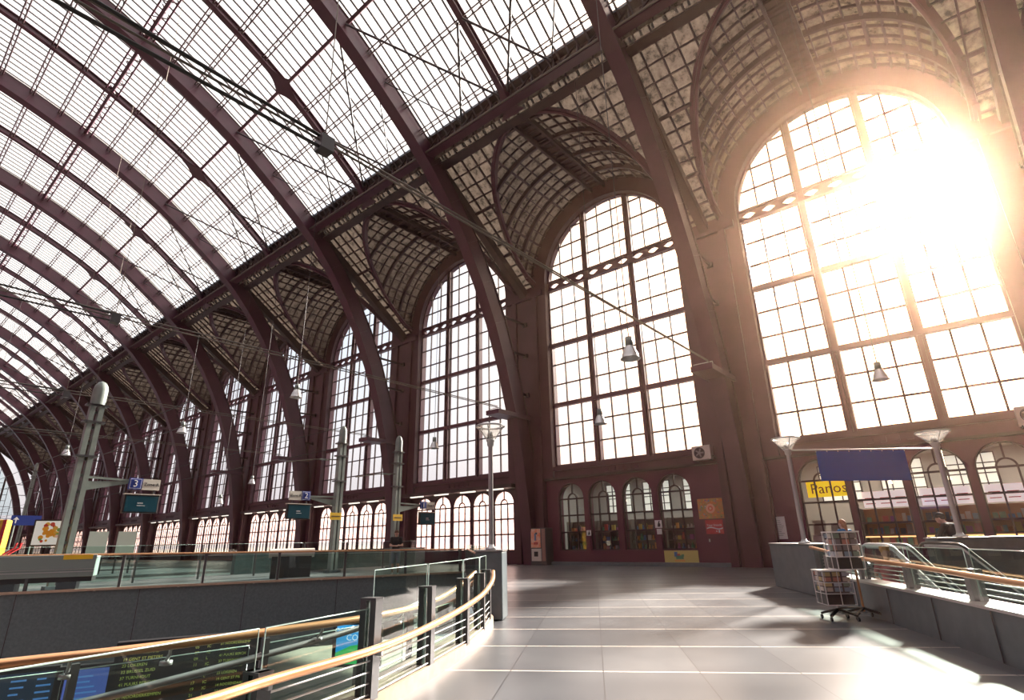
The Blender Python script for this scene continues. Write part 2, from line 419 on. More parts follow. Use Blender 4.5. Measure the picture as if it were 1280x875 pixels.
# ---- coffered side ceiling with one lunette vault per bay
SL = .70; ZP = 15.6; XT = 16.3
def zc(x): return ZP + (XW - x) * SL
RB = 5.0
def xg(y):                      # where the lunette meets the slope
    if abs(y) >= RB: return XW
    z = ZT + math.sqrt(RB * RB - y * y); return max(XT + .95, XW - (z - ZP) / SL)
def coffer_bay():
    root = empty('ceiling'); struct(root)
    pn, br = MB(), MB()
    ys = sorted(set([-B / 2 + B * j / 64 for j in range(65)] + [-RB, RB]))
    up = Vector((SL, 0, 1)).normalized()
    for a, b in zip(ys[:-1], ys[1:]):
        pn.poly((XT, a, zc(XT) + .06), (XT, b, zc(XT) + .06), (xg(b), b, zc(xg(b)) + .06), (xg(a), a, zc(xg(a)) + .06))
    pn.box(16.58, -B / 2, 20.9, 16.62, B / 2, 22.25)
    pn.build('coffer_panes', M['coffer'], root)
    for j in range(-7, 9): br.box(16.52, j * .72 - .36 - .03, 20.9, 16.58, j * .72 - .36 + .03, 22.2)
    br.box(16.5, -B / 2, 21.5, 16.58, B / 2, 21.56)
    for j in range(-7, 8):
        y = j * .72; br.bar((XT, y, zc(XT)), (xg(y), y, zc(xg(y))), .07, .14, up)
    s = 0; x = XT + .55
    while x < XW - .05:
        # runs along y, broken by the lunette
        w = .16 if s % 4 == 1 else .07
        if x < xg(0): br.bar((x, -B / 2, zc(x)), (x, B / 2, zc(x)), w, .15, up)
        else:
            z = zc(x); yy = math.sqrt(max(0, RB * RB - (z - ZT) ** 2)) if z > ZT else RB
            for q in (-1, 1): br.bar((x, q * B / 2, z), (x, q * yy, z), w, .15, up)
        x += .62; s += 1
    br.build('coffer_bars', M['bars'], root)
    # head beam and ridge
    hb = MB(); hb.bar((XT + .95, -B / 2, zc(XT + .95) - .12), (XT + .95, B / 2, zc(XT + .95) - .12), .35, .45, up); hb.build('head_beam', M['steel_dark'], root)
    rg = MB()
    for q in (-.42, .42): rg.box(XT + .9, q - .06, ZT + RB - .34, XW - .1, q + .06, ZT + RB - .02)
    x = XT + 1.2
    while x < XW: rg.box(x, -.42, ZT + RB - .16, x + .07, .42, ZT + RB - .06); x += .42
    rg.box(XT + .9, -.45, ZT + RB - .03, XW, .45, ZT + RB + .02)
    rg.build('ridge_beam', M['steel_dark'], root)
    # lunette
    lu, lb, gr = MB(), MB(), MB()
    NA = 40
    P = lambda x, t, r: Vector((x, -r * math.cos(t), ZT + r * math.sin(t)))
    for j in range(NA):
        t0, t1 = PI * j / NA, PI * (j + 1) / NA
        xa, xb = xg(-RB * math.cos(t0)), xg(-RB * math.cos(t1))
        lu.poly(P(xa, t0, RB + .06), P(xb, t1, RB + .06), P(XW, t1, RB + .06), P(XW, t0, RB + .06))
        # groin rim
        gr.bar(P(xa, t0, RB), P(xb, t1, RB), .22, .30, (-1, 0, 1))
    gr.tube([P(xg(-RB * math.cos(PI * j / NA)) - .08, PI * j / NA, RB - .12) for j in range(NA + 1)], .09, 6)
    for j in range(1, 24):      # lengthwise bars
        t = PI * j / 24; x0 = xg(-RB * math.cos(t))
        if XW - x0 > .1:
            n = Vector((0, -math.cos(t), math.sin(t))); w = .12 if j % 4 == 0 else .055
            lb.bar(P(x0, t, RB), P(XW, t, RB), w, .12, n)
    x = XW - .62; s = 1
    while x > XT + .9:          # hoops
        w = .14 if s % 3 == 0 else .055; h = .26 if s % 3 == 0 else .12
        for j in range(NA):
            t0, t1 = PI * j / NA, PI * (j + 1) / NA
            if x > max(xg(-RB * math.cos(t0)), xg(-RB * math.cos(t1))):
                n = Vector((0, -math.cos((t0 + t1) / 2), math.sin((t0 + t1) / 2)))
                lb.bar(P(x, t0, RB - h / 2 + .06), P(x, t1, RB - h / 2 + .06), w, h, n)
        x -= .62; s += 1
    lu.build('lunette_panes', M['coffer'], root); lb.build('lunette_bars', M['bars'], root); gr.build('groin_rim', M['steel'], root)
    return root
cb = coffer_bay(); cb.location = fl((0, yc(KMIN), 0))
for k in range(KMIN + 1, KMAX + 1): dup(cb, (0, yc(k), 0))

# ---- great window of one bay
def clipz(y, r=HW): return ZT + math.sqrt(max(0, r * r - y * y))
def window_bay():
    root = empty('window_1'); struct(root)
    fr, fine, band, gl = MB(), MB(), MB(), MB()
    Rr = HW
    # jambs, sill, arch
    for q in (-1, 1): fr.box(XW - .1, q * HW - .07, ZS, XW + .14, q * HW + .07, ZT)
    fr.box(XW - .12, -HW, ZS - .06, XW + .14, HW, ZS + .12)
    N = 40
    for j in range(N):
        t0, t1 = PI * j / N, PI * (j + 1) / N
        fr.bar((XW, -Rr * math.cos(t0), ZT + Rr * math.sin(t0)), (XW, -Rr * math.cos(t1), ZT + Rr * math.sin(t1)), .24, .14, (0, -math.cos((t0 + t1) / 2), math.sin((t0 + t1) / 2)))
    MY = .3468 * HW
    for q in (-1, 1):
        zt = clipz(MY)
        fr.box(XW - .17, q * MY - .17, ZS, XW + .14, q * MY - .09, zt); fr.box(XW - .17, q * MY + .09, ZS, XW + .14, q * MY + .17, zt)
        fr.box(XW - .06, q * MY - .17, ZS, XW + .06, q * MY + .17, zt)
        fr.box(XW - .3, q * MY - .05, ZS, XW - .12, q * MY + .05, ZS + 3.2)
    for z in (Z1, Z2): fr.box(XW - .14, -HW, z - .11, XW + .1, HW, z + .11)
    fr.box(XW - .2, -HW, ZB - .04, XW + .1, HW, ZB + .07); fr.box(XW - .2, -HW, ZT - .05, XW + .1, HW, ZT + .06)
    cols = [(-HW, -MY), (-MY, MY), (MY, HW)]
    for a, b in cols:
        for j in (1, 2):
            y = a + (b - a) * j / 3; fine.box(XW - .06, y - .035, ZS, XW + .02, y + .035, ZB); fine.box(XW - .06, y - .035, ZT, XW + .02, y + .035, clipz(y))
    for a, b in ((ZS, Z1), (Z1, Z2), (Z2, ZB)):
        for j in (1, 2): z = a + (b - a) * j / 3; fine.box(XW - .06, -HW, z - .035, XW + .02, HW, z + .035)
    for j in range(1, 4):
        z = ZT + j * 1.1; y = math.sqrt(HW * HW - (z - ZT) ** 2); fine.box(XW - .06, -y, z - .035, XW + .02, y, z + .035)
    # pierced band: lozenge openings
    for a, b in cols:
        for j in range(3):
            y0 = a + (b - a) * j / 3; y1 = a + (b - a) * (j + 1) / 3; ym = (y0 + y1) / 2; z0, z1 = ZB + .05, ZT - .03; zm = (z0 + z1) / 2; dy = .34; dz = .19
            for x in (XW - .12, XW - .02):
                c4 = [(x, y0, z0), (x, y1, z0), (x, y1, z1), (x, y0, z1)]; d4 = [(x, ym, zm - dz), (x, ym + dy, zm), (x, ym, zm + dz), (x, ym - dy, zm)]
                for q in range(4):
                    band.poly(c4[q], c4[(q + 1) % 4], d4[q]); band.poly(c4[(q + 1) % 4], d4[(q + 1) % 4], d4[q])
            d0 = [(ym, zm - dz), (ym + dy, zm), (ym, zm + dz), (ym - dy, zm)]
            for q in range(4):
                p, r_ = d0[q], d0[(q + 1) % 4]; band.poly((XW - .12, *p), (XW - .12, *r_), (XW - .02, *r_), (XW - .02, *p))
    # glass
    gl.poly((XW, -HW, ZS), (XW, HW, ZS), (XW, HW, ZT), (XW, -HW, ZT))
    gl.poly(*[(XW, -HW * math.cos(PI * j / N), ZT + HW * math.sin(PI * j / N)) for j in range(N + 1)])
    fr.build('window_frame', M['steel'], root); fine.build('glazing_bars', M['bars'], root); band.build('pierced_band', M['steel'], root); gl.build('glass', M['winglass'], root)
    return root
wb = window_bay(); wb.location = fl((0, yc(KMIN), 0))
for n, k in enumerate(range(KMIN + 1, KMAX + 1)): dup(wb, (0, yc(k), 0)).name = 'window_%d' % (n + 2)

# ---- walls
def arch_wall(m, x0, x1, y0, y1, z0, z1, yc_, hw, zb, zs, N=18):
    """wall slab x0..x1 with one round-headed opening"""
    for xx in (x0, x1):
        m.poly((xx, y0, z0), (xx, yc_ - hw, z0), (xx, yc_ - hw, z1), (xx, y0, z1)); m.poly((xx, yc_ + hw, z0), (xx, y1, z0), (xx, y1, z1), (xx, yc_ + hw, z1))
        if zb > z0: m.poly((xx, yc_ - hw, z0), (xx, yc_ + hw, z0), (xx, yc_ + hw, zb), (xx, yc_ - hw, zb))
        for j in range(N):
            t0, t1 = PI * j / N, PI * (j + 1) / N
            a = (yc_ - hw * math.cos(t0), zs + hw * math.sin(t0)); b = (yc_ - hw * math.cos(t1), zs + hw * math.sin(t1))
            m.poly((xx, *a), (xx, *b), (xx, b[0], z1), (xx, a[0], z1))
    pts = [(yc_ - hw, zb), (yc_ - hw, zs)] + [(yc_ - hw * math.cos(PI * j / N), zs + hw * math.sin(PI * j / N)) for j in range(1, N)] + [(yc_ + hw, zs), (yc_ + hw, zb)]
    for a, b in zip(pts[:-1], pts[1:]): m.poly((x0, *a), (x1, *a), (x1, *b), (x0, *b))
    m.poly((x0, pts[-1][0], zb), (x1, pts[-1][0], zb), (x1, pts[0][0], zb), (x0, pts[0][0], zb))
wl = MB()
for k in range(KMIN, KMAX + 1):
    c = yc(k)
    for q in (-1, 1):
        a, b = sorted((c + q * (HW + .02), c + q * B / 2))
        wl.box(XW - .45, a, 4.3, XW + .35, b, ZT)
    N = 36
    for j in range(N):
        t0, t1 = PI * j / N, PI * (j + 1) / N
        P = lambda x, t, r: (x, c - r * math.cos(t), ZT + r * math.sin(t))
        wl.poly(P(XW - .45, t0, HW + .03), P(XW - .45, t1, HW + .03), P(XW - .45, t1, RB + .1), P(XW - .45, t0, RB + .1))
        wl.poly(P(XW - .45, t0, HW + .03), P(XW - .45, t1, HW + .03), P(XW + .3, t1, HW + .03), P(XW + .3, t0, HW + .03))
        wl.poly(P(XW + .3, t0, HW + .03), P(XW + .3, t1, HW + .03), P(XW + .3, t1, RB + .1), P(XW + .3, t0, RB + .1))
    wl.box(XW - .3, c - HW, 4.22, XW + .3, c + HW, ZS - .05)
    wl.box(XW - .42, c - HW, 4.72, XW - .3, c + HW, ZS - .02)
    for j in range(5): wl.box(XW - .36, c - 1.0 + j * .42, 4.42, XW - .3, c - .8 + j * .42, 4.62)
    # pier pilaster strips with plain capital
    y = yr(k); wl.box(XW - .6, y - .95, 0, XW - .44, y - .62, 15.3); wl.box(XW - .6, y + .62, 0, XW - .44, y + .95, 15.3)
    wl.box(XW - .62, y - 1.4, 15.2, XW - .4, y + 1.4, 15.55)
    wl.box(XW - .44, y - 1.0, 0, XW + .3, y + 1.0, 4.3)
struct(wl.build('wall_right', M['wallred']))
SPEC = {0: ([-3.22, -1.35, .57, 2.47], .80), -1: ([-2.85, -1.0, .87, 2.75], .83)}
DEF = ([-3.44, -1.72, 0., 1.72, 3.44], .77)
AZ0, AZS = .69, 3.23
for k in range(KMIN, KMAX + 1):
    cs, hw = SPEC.get(k, DEF); c = yc(k); m = MB(); shop = k in SPEC or k == -2
    edges = [-B / 2 + 1.0] + [(a + b) / 2 for a, b in zip(cs[:-1], cs[1:])] + [B / 2 - 1.0]
    x0 = XW - .28 if k in (0, -1) else XW - .05
    for i, cc in enumerate(cs): arch_wall(m, x0, XW + .2, c + edges[i], c + edges[i + 1], 0, 4.25, c + cc, hw, AZ0, AZS)
    struct(m.build('wall_arcade', M['kiosk'] if shop else M['wallred']))
# arcade windows
def arcade(hw, mat):
    root = empty('window_20'); struct(root)
    f, gl_, N = MB(), MB(), 20
    for q in (-1, 1): f.box(-.06, q * hw - .05, AZ0, .05, q * hw + .05, AZS); f.box(-.05, q * hw * .33 - .028, AZ0, .04, q * hw * .33 + .028, AZS)
    for z in (AZ0 + .02, 1.57, 2.4, AZS): f.box(-.05, -hw, z - .035, .04, hw, z + .035)
    for r, w in ((hw, .09), (hw * .33, .06)):
        for j in range(N):
            t0, t1 = PI * j / N, PI * (j + 1) / N
            f.bar((0, -r * math.cos(t0), AZS + r * math.sin(t0)), (0, -r * math.cos(t1), AZS + r * math.sin(t1)), .09, w, (0, -math.cos((t0 + t1) / 2), math.sin((t0 + t1) / 2)))
    f.box(-.05, -.028, AZS + hw * .33, .04, .028, AZS + hw)
    gl_.poly((.01, -hw, AZ0), (.01, hw, AZ0), (.01, hw, AZS), (.01, -hw, AZS)); gl_.poly(*[(.01, -hw * math.cos(PI * j / N), AZS + hw * math.sin(PI * j / N)) for j in range(N + 1)])
    f.build('window_frame', M['steel_dark'], root); gl_.build('glass', mat, root)
    return root
protos = {}; wn = 20
for k in range(KMIN, KMAX + 1):
    cs, hw = SPEC.get(k, DEF)
    for cc in cs:
        loc = (XW - .08 if k in (0, -1) else XW + .02, yc(k) + cc, 0); key = (hw, k in SPEC)
        if key not in protos: o = protos[key] = arcade(hw, M['shopglass'] if k in SPEC else M['arcglass']); o.location = fl(loc)
        else: o = dup(protos[key], loc)
        o.name = 'window_%d' % wn; wn += 1
# cornice trims
tr = MB(); tr.box(XW - .5, yr(0) + .9, 4.26, XW - .2, yr(-1) - .9, 4.36); tr.box(XW - .5, yr(-1) + .9, 4.2, XW - .2, yr(-2) - .9, 4.3)
for k in range(1, KMAX + 1): tr.box(XW - .9, yr(k) + 1., 4.05, XW - .04, yr(k - 1) - 1., 4.25)
struct(tr.build('trim_1', M['steel_dark']))
bb = MB(); bb.box(XW - .5, yr(0) + 1.0, 0, XW - .27, yr(-1) - 1.0, .16); struct(bb.build('baseboard_right', M['parapet']))
for k in range(1, 6):           # fluorescent strips below the cornice
    for j, dy in enumerate((-3.4, -1.1, 1.2, 3.4)):
        m = MB(); m.box(XW - .8, yc(k) + dy - .6, 3.98, XW - .68, yc(k) + dy + .6, 4.05)
        o = m.build('strip_light', pbr('tube_glow', (.9, .9, .8), .5, emit=(1, .93, .8), es=1.2) if (k, j) == (1, 0) else bpy.data.materials['tube_glow'])
        tag(o, '%s strip light of the %s arcade bay left of the shop wall' % (ORD[j], ORD[k - 1]), 'light', 'strip lights above the arcade')

# end wall, far left: arched glazing closing the hall
ew = MB(); YE = Y0 - .5
ew.box(-13, YE - .3, 0, 26, YE, 6.2)
struct(ew.build('wall_far', M['wallred']))
ef = MB(); xs = -12.
while xs < 24.3:
    zt = max(6.3, min(29.5, [p[1] for p in PROF if p[0] <= xs][0] if xs > PROF[-1][0] else 29.5)); ef.box(xs, YE - .1, 6.2, xs + (.3 if int(round((xs + 12) / .9)) % 4 == 0 else .08), YE, zt); xs += .9
z = 7.2
while z < 29.5:
    xm = max([p[0] for p in PROF if p[1] >= z] + [-12]); ef.box(-12, YE - .1, z, xm, YE, z + .08); z += 1.1
eroot = empty('window_80'); struct(eroot); ef.build('window_frame', M['steel_dark'], eroot)
eg = MB(); eg.poly((-13, YE - .05, 6.2), *[(p[0], YE - .05, max(6.2, p[1])) for p in PROF[3:]]); eg.build('glass', glass('end_glass', (.80, .92, .94), .05, .02), eroot)

# ------------------------------------------------------------------ floor, voids
EDGE_L = [(-7, -2.5), (-1.5, -2.8), (.67, -3.2), (1.9, -3.55), (2.91, -3.84), (3.94, -4.33), (4.96, -4.86), (5.85, -5.42), (6.8, -6.1), (7.2, -6.55)]
SL0, SL1 = Vector((3.8, -22.95, 0)), Vector((17.5, -17.3, 0))
sd = (SL1 - SL0).normalized(); SLm = SL0 - sd * 12
LV = EDGE_L + [(17.5, -17.3), (SLm.x, SLm.y)]
RV = [tuple(sn(s, n).xy) for s, n in ((4.0, 3.85), (6.3, 4.1), (9.5, 4.4), (12.3, 4.64), (13.1, 4.75), (13.1, 9.8), (4.0, 9.8))]
def slab(name, outer, holes, z, mat, thick):
    bm = bmesh.new(); es = []
    for ring in [outer] + holes:
        vs = [bm.verts.new((p[0], -p[1], z)) for p in ring]
        es += [bm.edges.new((vs[i], vs[(i + 1) % len(vs)])) for i in range(len(vs))]
    bmesh.ops.triangle_fill(bm, use_beauty=True, edges=es, normal=(0, 0, 1))
    if thick:
        r = bmesh.ops.extrude_face_region(bm, geom=bm.faces[:]); 
        for v in [g_ for g_ in r['geom'] if isinstance(g_, bmesh.types.BMVert)]: v.co.z -= thick
    bmesh.ops.recalc_face_normals(bm, faces=bm.faces)
    me = bpy.data.meshes.new(name); bm.to_mesh(me); bm.free(); me.materials.append(mat)
    o = bpy.data.objects.new(name, me); C.objects.link(o); return o
struct(slab('floor', [(-13, 12), (31, 12), (31, YE), (-13, YE)], [LV, RV], 0, M['floor'], .5))
lf = MB(); lf.box(-14, -45, -5.7, 32, 13, -5.5); struct(lf.build('floor', M['lower']))
# void walls: thick granite fascia on the far side of the left void
fa = MB(); nrm = Vector((-sd.y, sd.x, 0))
a, b = SLm + nrm * -.4, SL1 + nrm * -.4
a0, b0 = SLm + nrm * .02, SL1 + nrm * .02
for p, q, zt, zb in ((a0, b0, -.02, -2.2),):
    fa.add([p + Vector((0, 0, zb)), q + Vector((0, 0, zb)), q + Vector((0, 0, zt)), p + Vector((0, 0, zt)), a + Vector((0, 0, zb)), b + Vector((0, 0, zb)), b + Vector((0, 0, zt)), a + Vector((0, 0, zt))],
           [(0, 1, 2, 3), (5, 4, 7, 6), (0, 4, 5, 1), (3, 2, 6, 7), (0, 3, 7, 4), (1, 5, 6, 2)])
struct(fa.build('wall_void', M['concrete']))
cop = MB(); cop.bar(a0 + Vector((0, 0, .03)), b0 + Vector((0, 0, .03)), .12, .07); struct(cop.build('trim_2', M['kerb']))
jt = MB()
for i in range(1, 9):
    p = SLm + sd * (i * 3.1); jt.bar(p + nrm * .022 + Vector((0, 0, -.02)), p + nrm * .022 + Vector((0, 0, -2.2)), .015, .01, nrm)
struct(jt.build('trim_3', M['steel_dark']))

# ------------------------------------------------------------------ railings
def polyline(pts, step):
    """points every step metres along pts"""
    P = [Vector(p) for p in pts]; out = []; acc = 0; 
    for a, b in zip(P[:-1], P[1:]):
        L = (b - a).length; t = acc
        while t < L: out.append(a.lerp(b, t / L)); t += step
        acc = t - L
    return out
def cat(pts, n=6):
    P = [Vector(p) for p in pts]; P = [P[0] * 2 - P[1]] + P + [P[-1] * 2 - P[-2]]; out = []
    for i in range(1, len(P) - 2):
        for j in range(n):
            t = j / n; a, b, c, d = P[i - 1:i + 3]
            out.append(.5 * ((2 * b) + (-a + c) * t + (2 * a - 5 * b + 4 * c - d) * t * t + (-a + 3 * b - 3 * c + d) * t ** 3))
    out.append(P[-2]); return out
def wall_along(m, pts, h0, h1, th, side=1):
    P = [Vector((p[0], p[1], 0)) for p in pts]; off = []
    for i in range(len(P)):
        d = (P[min(i + 1, len(P) - 1)] - P[max(i - 1, 0)]).normalized(); off.append(Vector((-d.y, d.x, 0)) * th * side)
    vs = []
    for p, o in zip(P, off): vs += [p + Vector((0, 0, h0)), p + Vector((0, 0, h1)), p + o + Vector((0, 0, h1)), p + o + Vector((0, 0, h0))]
    fs = []
    for i in range(len(P) - 1):
        for q in range(4): fs.append((i * 4 + q, i * 4 + (q + 1) % 4, (i + 1) * 4 + (q + 1) % 4, (i + 1) * 4 + q))
    n = (len(P) - 1) * 4; fs += [(0, 1, 2, 3), (n, n + 3, n + 2, n + 1)]
    m.add(vs, fs)
kb = MB(); ep = [tuple(v.xy) for v in cat([(*p, 0) for p in EDGE_L[1:]], 5)]
wall_along(kb, ep, -.62, .12, .34, side=-1)
for i in range(0): pass
struct(kb.build('trim_4', M['kerb']))
def post(m, p, z0, z1, d, w=.10, dep_=.12):
    """double flat post: two uprights with a slot for the glass"""
    n = Vector((-d.y, d.x, 0))
    for q in (-1, 1): m.obox(p + n * q * .045 + Vector((0, 0, (z0 + z1) / 2)), d, n, Vector((0, 0, 1)), w, .05, z1 - z0)
    m.obox(p + Vector((0, 0, z1 - .008)), d, n, Vector((0, 0, 1)), w + .01, .14, .016)
r1 = empty('walkway_railing', 'near curved glass railing with copper handrail along the left edge of the walkway', 'railing')
pp = [(-.35, -3.2, .49), (1.90, -3.62, .49), (2.93, -3.92, .80), (3.96, -4.42, .80), (4.99, -4.95, .80), (5.88, -5.52, .80), (6.62, -6.08, .80)]
for i, (x, y, zt) in enumerate(pp):
    a = pp[max(i - 1, 0)]; b = pp[min(i + 1, len(pp) - 1)]; d = Vector((b[0] - a[0], b[1] - a[1], 0)).normalized()
    m = MB(); post(m, Vector((x, y, 0)), -.1 if zt < .6 else .1, zt, d); m.build('post', M['postgrey'], r1)
    br = MB(); nn = Vector((-d.y, d.x, 0)); zz = .44 if x < 3.5 else .46 + (x - 3.5) * .05
    br.bar(Vector((x, y, zz - .03)), Vector((x, y, zz - .03)) + nn * .12, .03, .03); br.build('bracket', M['chrome'], r1)
hr_pts = cat([(-1.5, -2.95, .45), (-.3, -3.05, .45), (.6, -3.12, .45), (1.46, -3.33, .45), (1.93, -3.5, .45), (2.9, -3.76, .46), (3.9, -4.24, .48), (4.86, -4.74, .53), (5.56, -5.14, .59), (6.25, -5.62, .68), (6.78, -6.08, .76)], 6)
m = MB(); m.tube(hr_pts, .03, 12); m.build('handrail', M['brass'], r1)
def pane(m, a, b, z0a, z1a, z0b, z1b, th=.014):
    a, b = Vector(a), Vector(b); d = (b - a).normalized(); n = Vector((-d.y, d.x, 0)) * th / 2
    v = []
    for s in (-1, 1):
        v += [a + n * s + Vector((0, 0, z0a)), b + n * s + Vector((0, 0, z0b)), b + n * s + Vector((0, 0, z1b)), a + n * s + Vector((0, 0, z1a))]
    m.add(v, [(0, 1, 2, 3), (7, 6, 5, 4), (0, 4, 5, 1), (1, 5, 6, 2), (2, 6, 7, 3), (3, 7, 4, 0)])
def pane1(parent, a, b, z0, z1, edge=True, z1b=None):
    z1b = z1 if z1b is None else z1b
    m = MB(); A, Bv = Vector(a), Vector(b); m.poly(A + Vector((0, 0, z0)), Bv + Vector((0, 0, z0)), Bv + Vector((0, 0, z1b)), A + Vector((0, 0, z1)))
    g_ = m.build('glass_panel', M['rail_glass'], parent)
    if edge:
        e = MB(); e.tube([A + Vector((0, 0, z0)), A + Vector((0, 0, z1)), Bv + Vector((0, 0, z1b)), Bv + Vector((0, 0, z0))], .005, 5)
        e.build('polished_edge', M['edge'], g_)
M['bright'] = pbr('sunlit_handrail_steel', (.42, .42, .41), .3, .3)  # pale tone puts the sunlight on the near escalator's handrails into the colour
M['edge'] = pbr('pale_green_glass_edge', (.45, .62, .56), .15)
for i in range(len(pp) - 1):
    a, b = Vector((*pp[i][:2], 0)), Vector((*pp[i + 1][:2], 0)); d = (b - a).normalized()
    pane1(r1, a + d * .02, b - d * .03, .12, .72 if i < 2 else 1.0)
    for q in range(4):
        m = MB(); n = Vector((-d.y, d.x, 0)) * .05; z = (.14 if pp[i + 1][2] > .6 else .0) + q * .075
        m.tube([a + n + Vector((0, 0, z)), b + n + Vector((0, 0, z))], .007, 6); m.build('rod', M['chrome'], r1)
# second railing inside the void (ramp)
r2 = empty('ramp_railing', 'thick copper handrail sweeping across the lower left in front of the departures board', 'railing')
t2 = cat([(-3.5, -6.1, .5), (-.6, -5.5, .5), (.97, -5.22, .5), (1.6, -5.08, .5), (2.58, -5.02, .5), (3.87, -5.09, .5), (5.1, -5.6, .51), (6.0, -6.05, .6), (6.62, -6.32, .75)], 8)
m = MB(); m.tube(t2, .034, 12); m.build('handrail', M['brass'], r2)
for p in (t2[12], t2[20], t2[27], t2[36], t2[43]):
    m = MB(); m.tube([p, p + Vector((0, 0, -.06)), p + Vector((.02, -.1, -.12))], .012, 6); m.lathe(p + Vector((.02, -.1, -.15)), [(0, 0), (.045, 0), (.045, .03), (0, .03)], 14); m.build('bracket', M['chrome'], r2)
t3 = [(p.x, p.y - .1, .0 + (p.x + .5) * .095) for p in t2 if -1 < p.x < 5.2]
m = MB(); m.tube(t3, .028, 10); m.build('lower_rail', M['alu'], r2)
for a, b in ((4, 11), (12, 20), (21, 32), (33, 44), (45, 56)):
    p, q = t2[a], t2[min(b, len(t2) - 1)]; pane1(r2, Vector((p.x, p.y - .1, 0)), Vector((q.x, q.y - .1, 0)), -.35, .40)
    m = MB(); m.bar((p.x, p.y - .1, -.75), (p.x, p.y - .1, .44), .05, .05, (1, 0, 0)); m.build('post', M['postgrey'], r2)
rb = MB(); wall_along(rb, [(p.x, p.y - .2) for p in t2], -.78, -.36, .3, -1); struct(rb.build('trim_5', M['concrete']))

# far railing on the granite edge across the void
r3 = empty('crossing_railing', 'long glass railing with copper handrail on the granite edge across the void', 'railing')
L3 = (SL1 - SLm).length
def p3(t): return SLm + sd * t + nrm * -.05
h3 = lambda t: 1.12 - .20 * max(0, (t - 8)) / 19
m = MB(); m.tube([p3(t) + Vector((0, 0, h3(t))) for t in (0, 8, 15, 22, L3)], .03, 10); m.build('handrail', M['brass'], r3)
t = .8
while t < L3:
    m = MB(); post(m, p3(t), 0, h3(t) - .03, sd, .07); m.build('post', M['postgrey'], r3)
    if t + 2.35 < L3: pane1(r3, p3(t) + sd * .05, p3(t + 2.35) - sd * .05, .05, h3(t) - .09, True)
    t += 2.35
# railing from the granite edge back to the left pedestal
r4 = empty('return_railing', 'glass railing with pale posts running from the granite edge to the left pedestal', 'railing')
A4, B4 = Vector((17.45, -17.1, 0)), Vector((7.6, -6.95, 0)); d4 = (B4 - A4).normalized(); L4 = (B4 - A4).length
m = MB(); m.tube([A4 + Vector((0, 0, .92)), B4 + Vector((0, 0, .92))], .03, 10); m.build('handrail', M['brass'], r4)
t = 0
while t < L4:
    m = MB(); post(m, A4 + d4 * t, 0, .9, d4, .07); m.build('post', M['postgrey'], r4)
    if t + 1.9 < L4: pane1(r4, A4 + d4 * (t + .05), A4 + d4 * (t + 1.85), .05, 1.1)
    t += 1.9

# ------------------------------------------------------------------ right parapet
PO = [(4.2, 3.5), (6.2, 3.76), (7.8, 3.95), (9.4, 4.08), (10.6, 4.19), (11.7, 4.29), (12.7, 4.36)]
def pout(s):
    for (a, b), (c, d) in zip(PO[:-1], PO[1:]):
        if s <= c: return b + (d - b) * (s - a) / (c - a)
    return PO[-1][1]
PW = [tuple(sn(s, n).xy) for s, n in PO]
m = MB(); wall_along(m, PW, 0, .47, .32, side=1 if True else -1); o = struct(m.build('wall_parapet', M['parapet']))
cp = MB(); wall_along(cp, [tuple((sn(s, n - .02)).xy) for s, n in PO], .47, .50, .36, 1); struct(cp.build('trim_6', pbr('pale_coping', (.55, .52, .48), .35)))
jj = MB()
for s in (5.2, 6.5, 7.8, 9.1, 10.4, 11.6):
    n0 = pout(s)
    jj.bar(sn(s, n0 - .012, .01), sn(s, n0 - .012, .46), .012, .012)
struct(jj.build('trim_7', M['postgrey']))
# pedestals
def pedestal(label, c, ax, sx, sy, h, bev=.02):
    root = empty('pedestal', label, 'pedestal', loc=(c[0], c[1], 0)); ay = Vector((-ax.y, ax.x, 0))
    m = MB(); m.obox((0, 0, h / 2), ax, ay, Vector((0, 0, 1)), sx, sy, h); m.build('block', M['parapet'], root, bev)
    m = MB(); m.obox((0, 0, h + .012), ax, ay, Vector((0, 0, 1)), sx + .02, sy + .02, .025); m.build('cap', M['alu'], root)
    return root
pedestal('tall square granite pedestal at the end of the near railing, carrying a lamp post', (7.45, -6.72), SA, .55, .46, 1.04)
ped = pedestal('long granite pedestal at the head of the right parapet, carrying a lamp post', tuple(sn(14.2, 4.76).xy), SA, 3.0, .66, 1.0)
pedestal('granite pedestal behind the escalators, beside the person in black', tuple(sn(13.6, 8.15).xy), SN, 2.0, .5, 1.07)

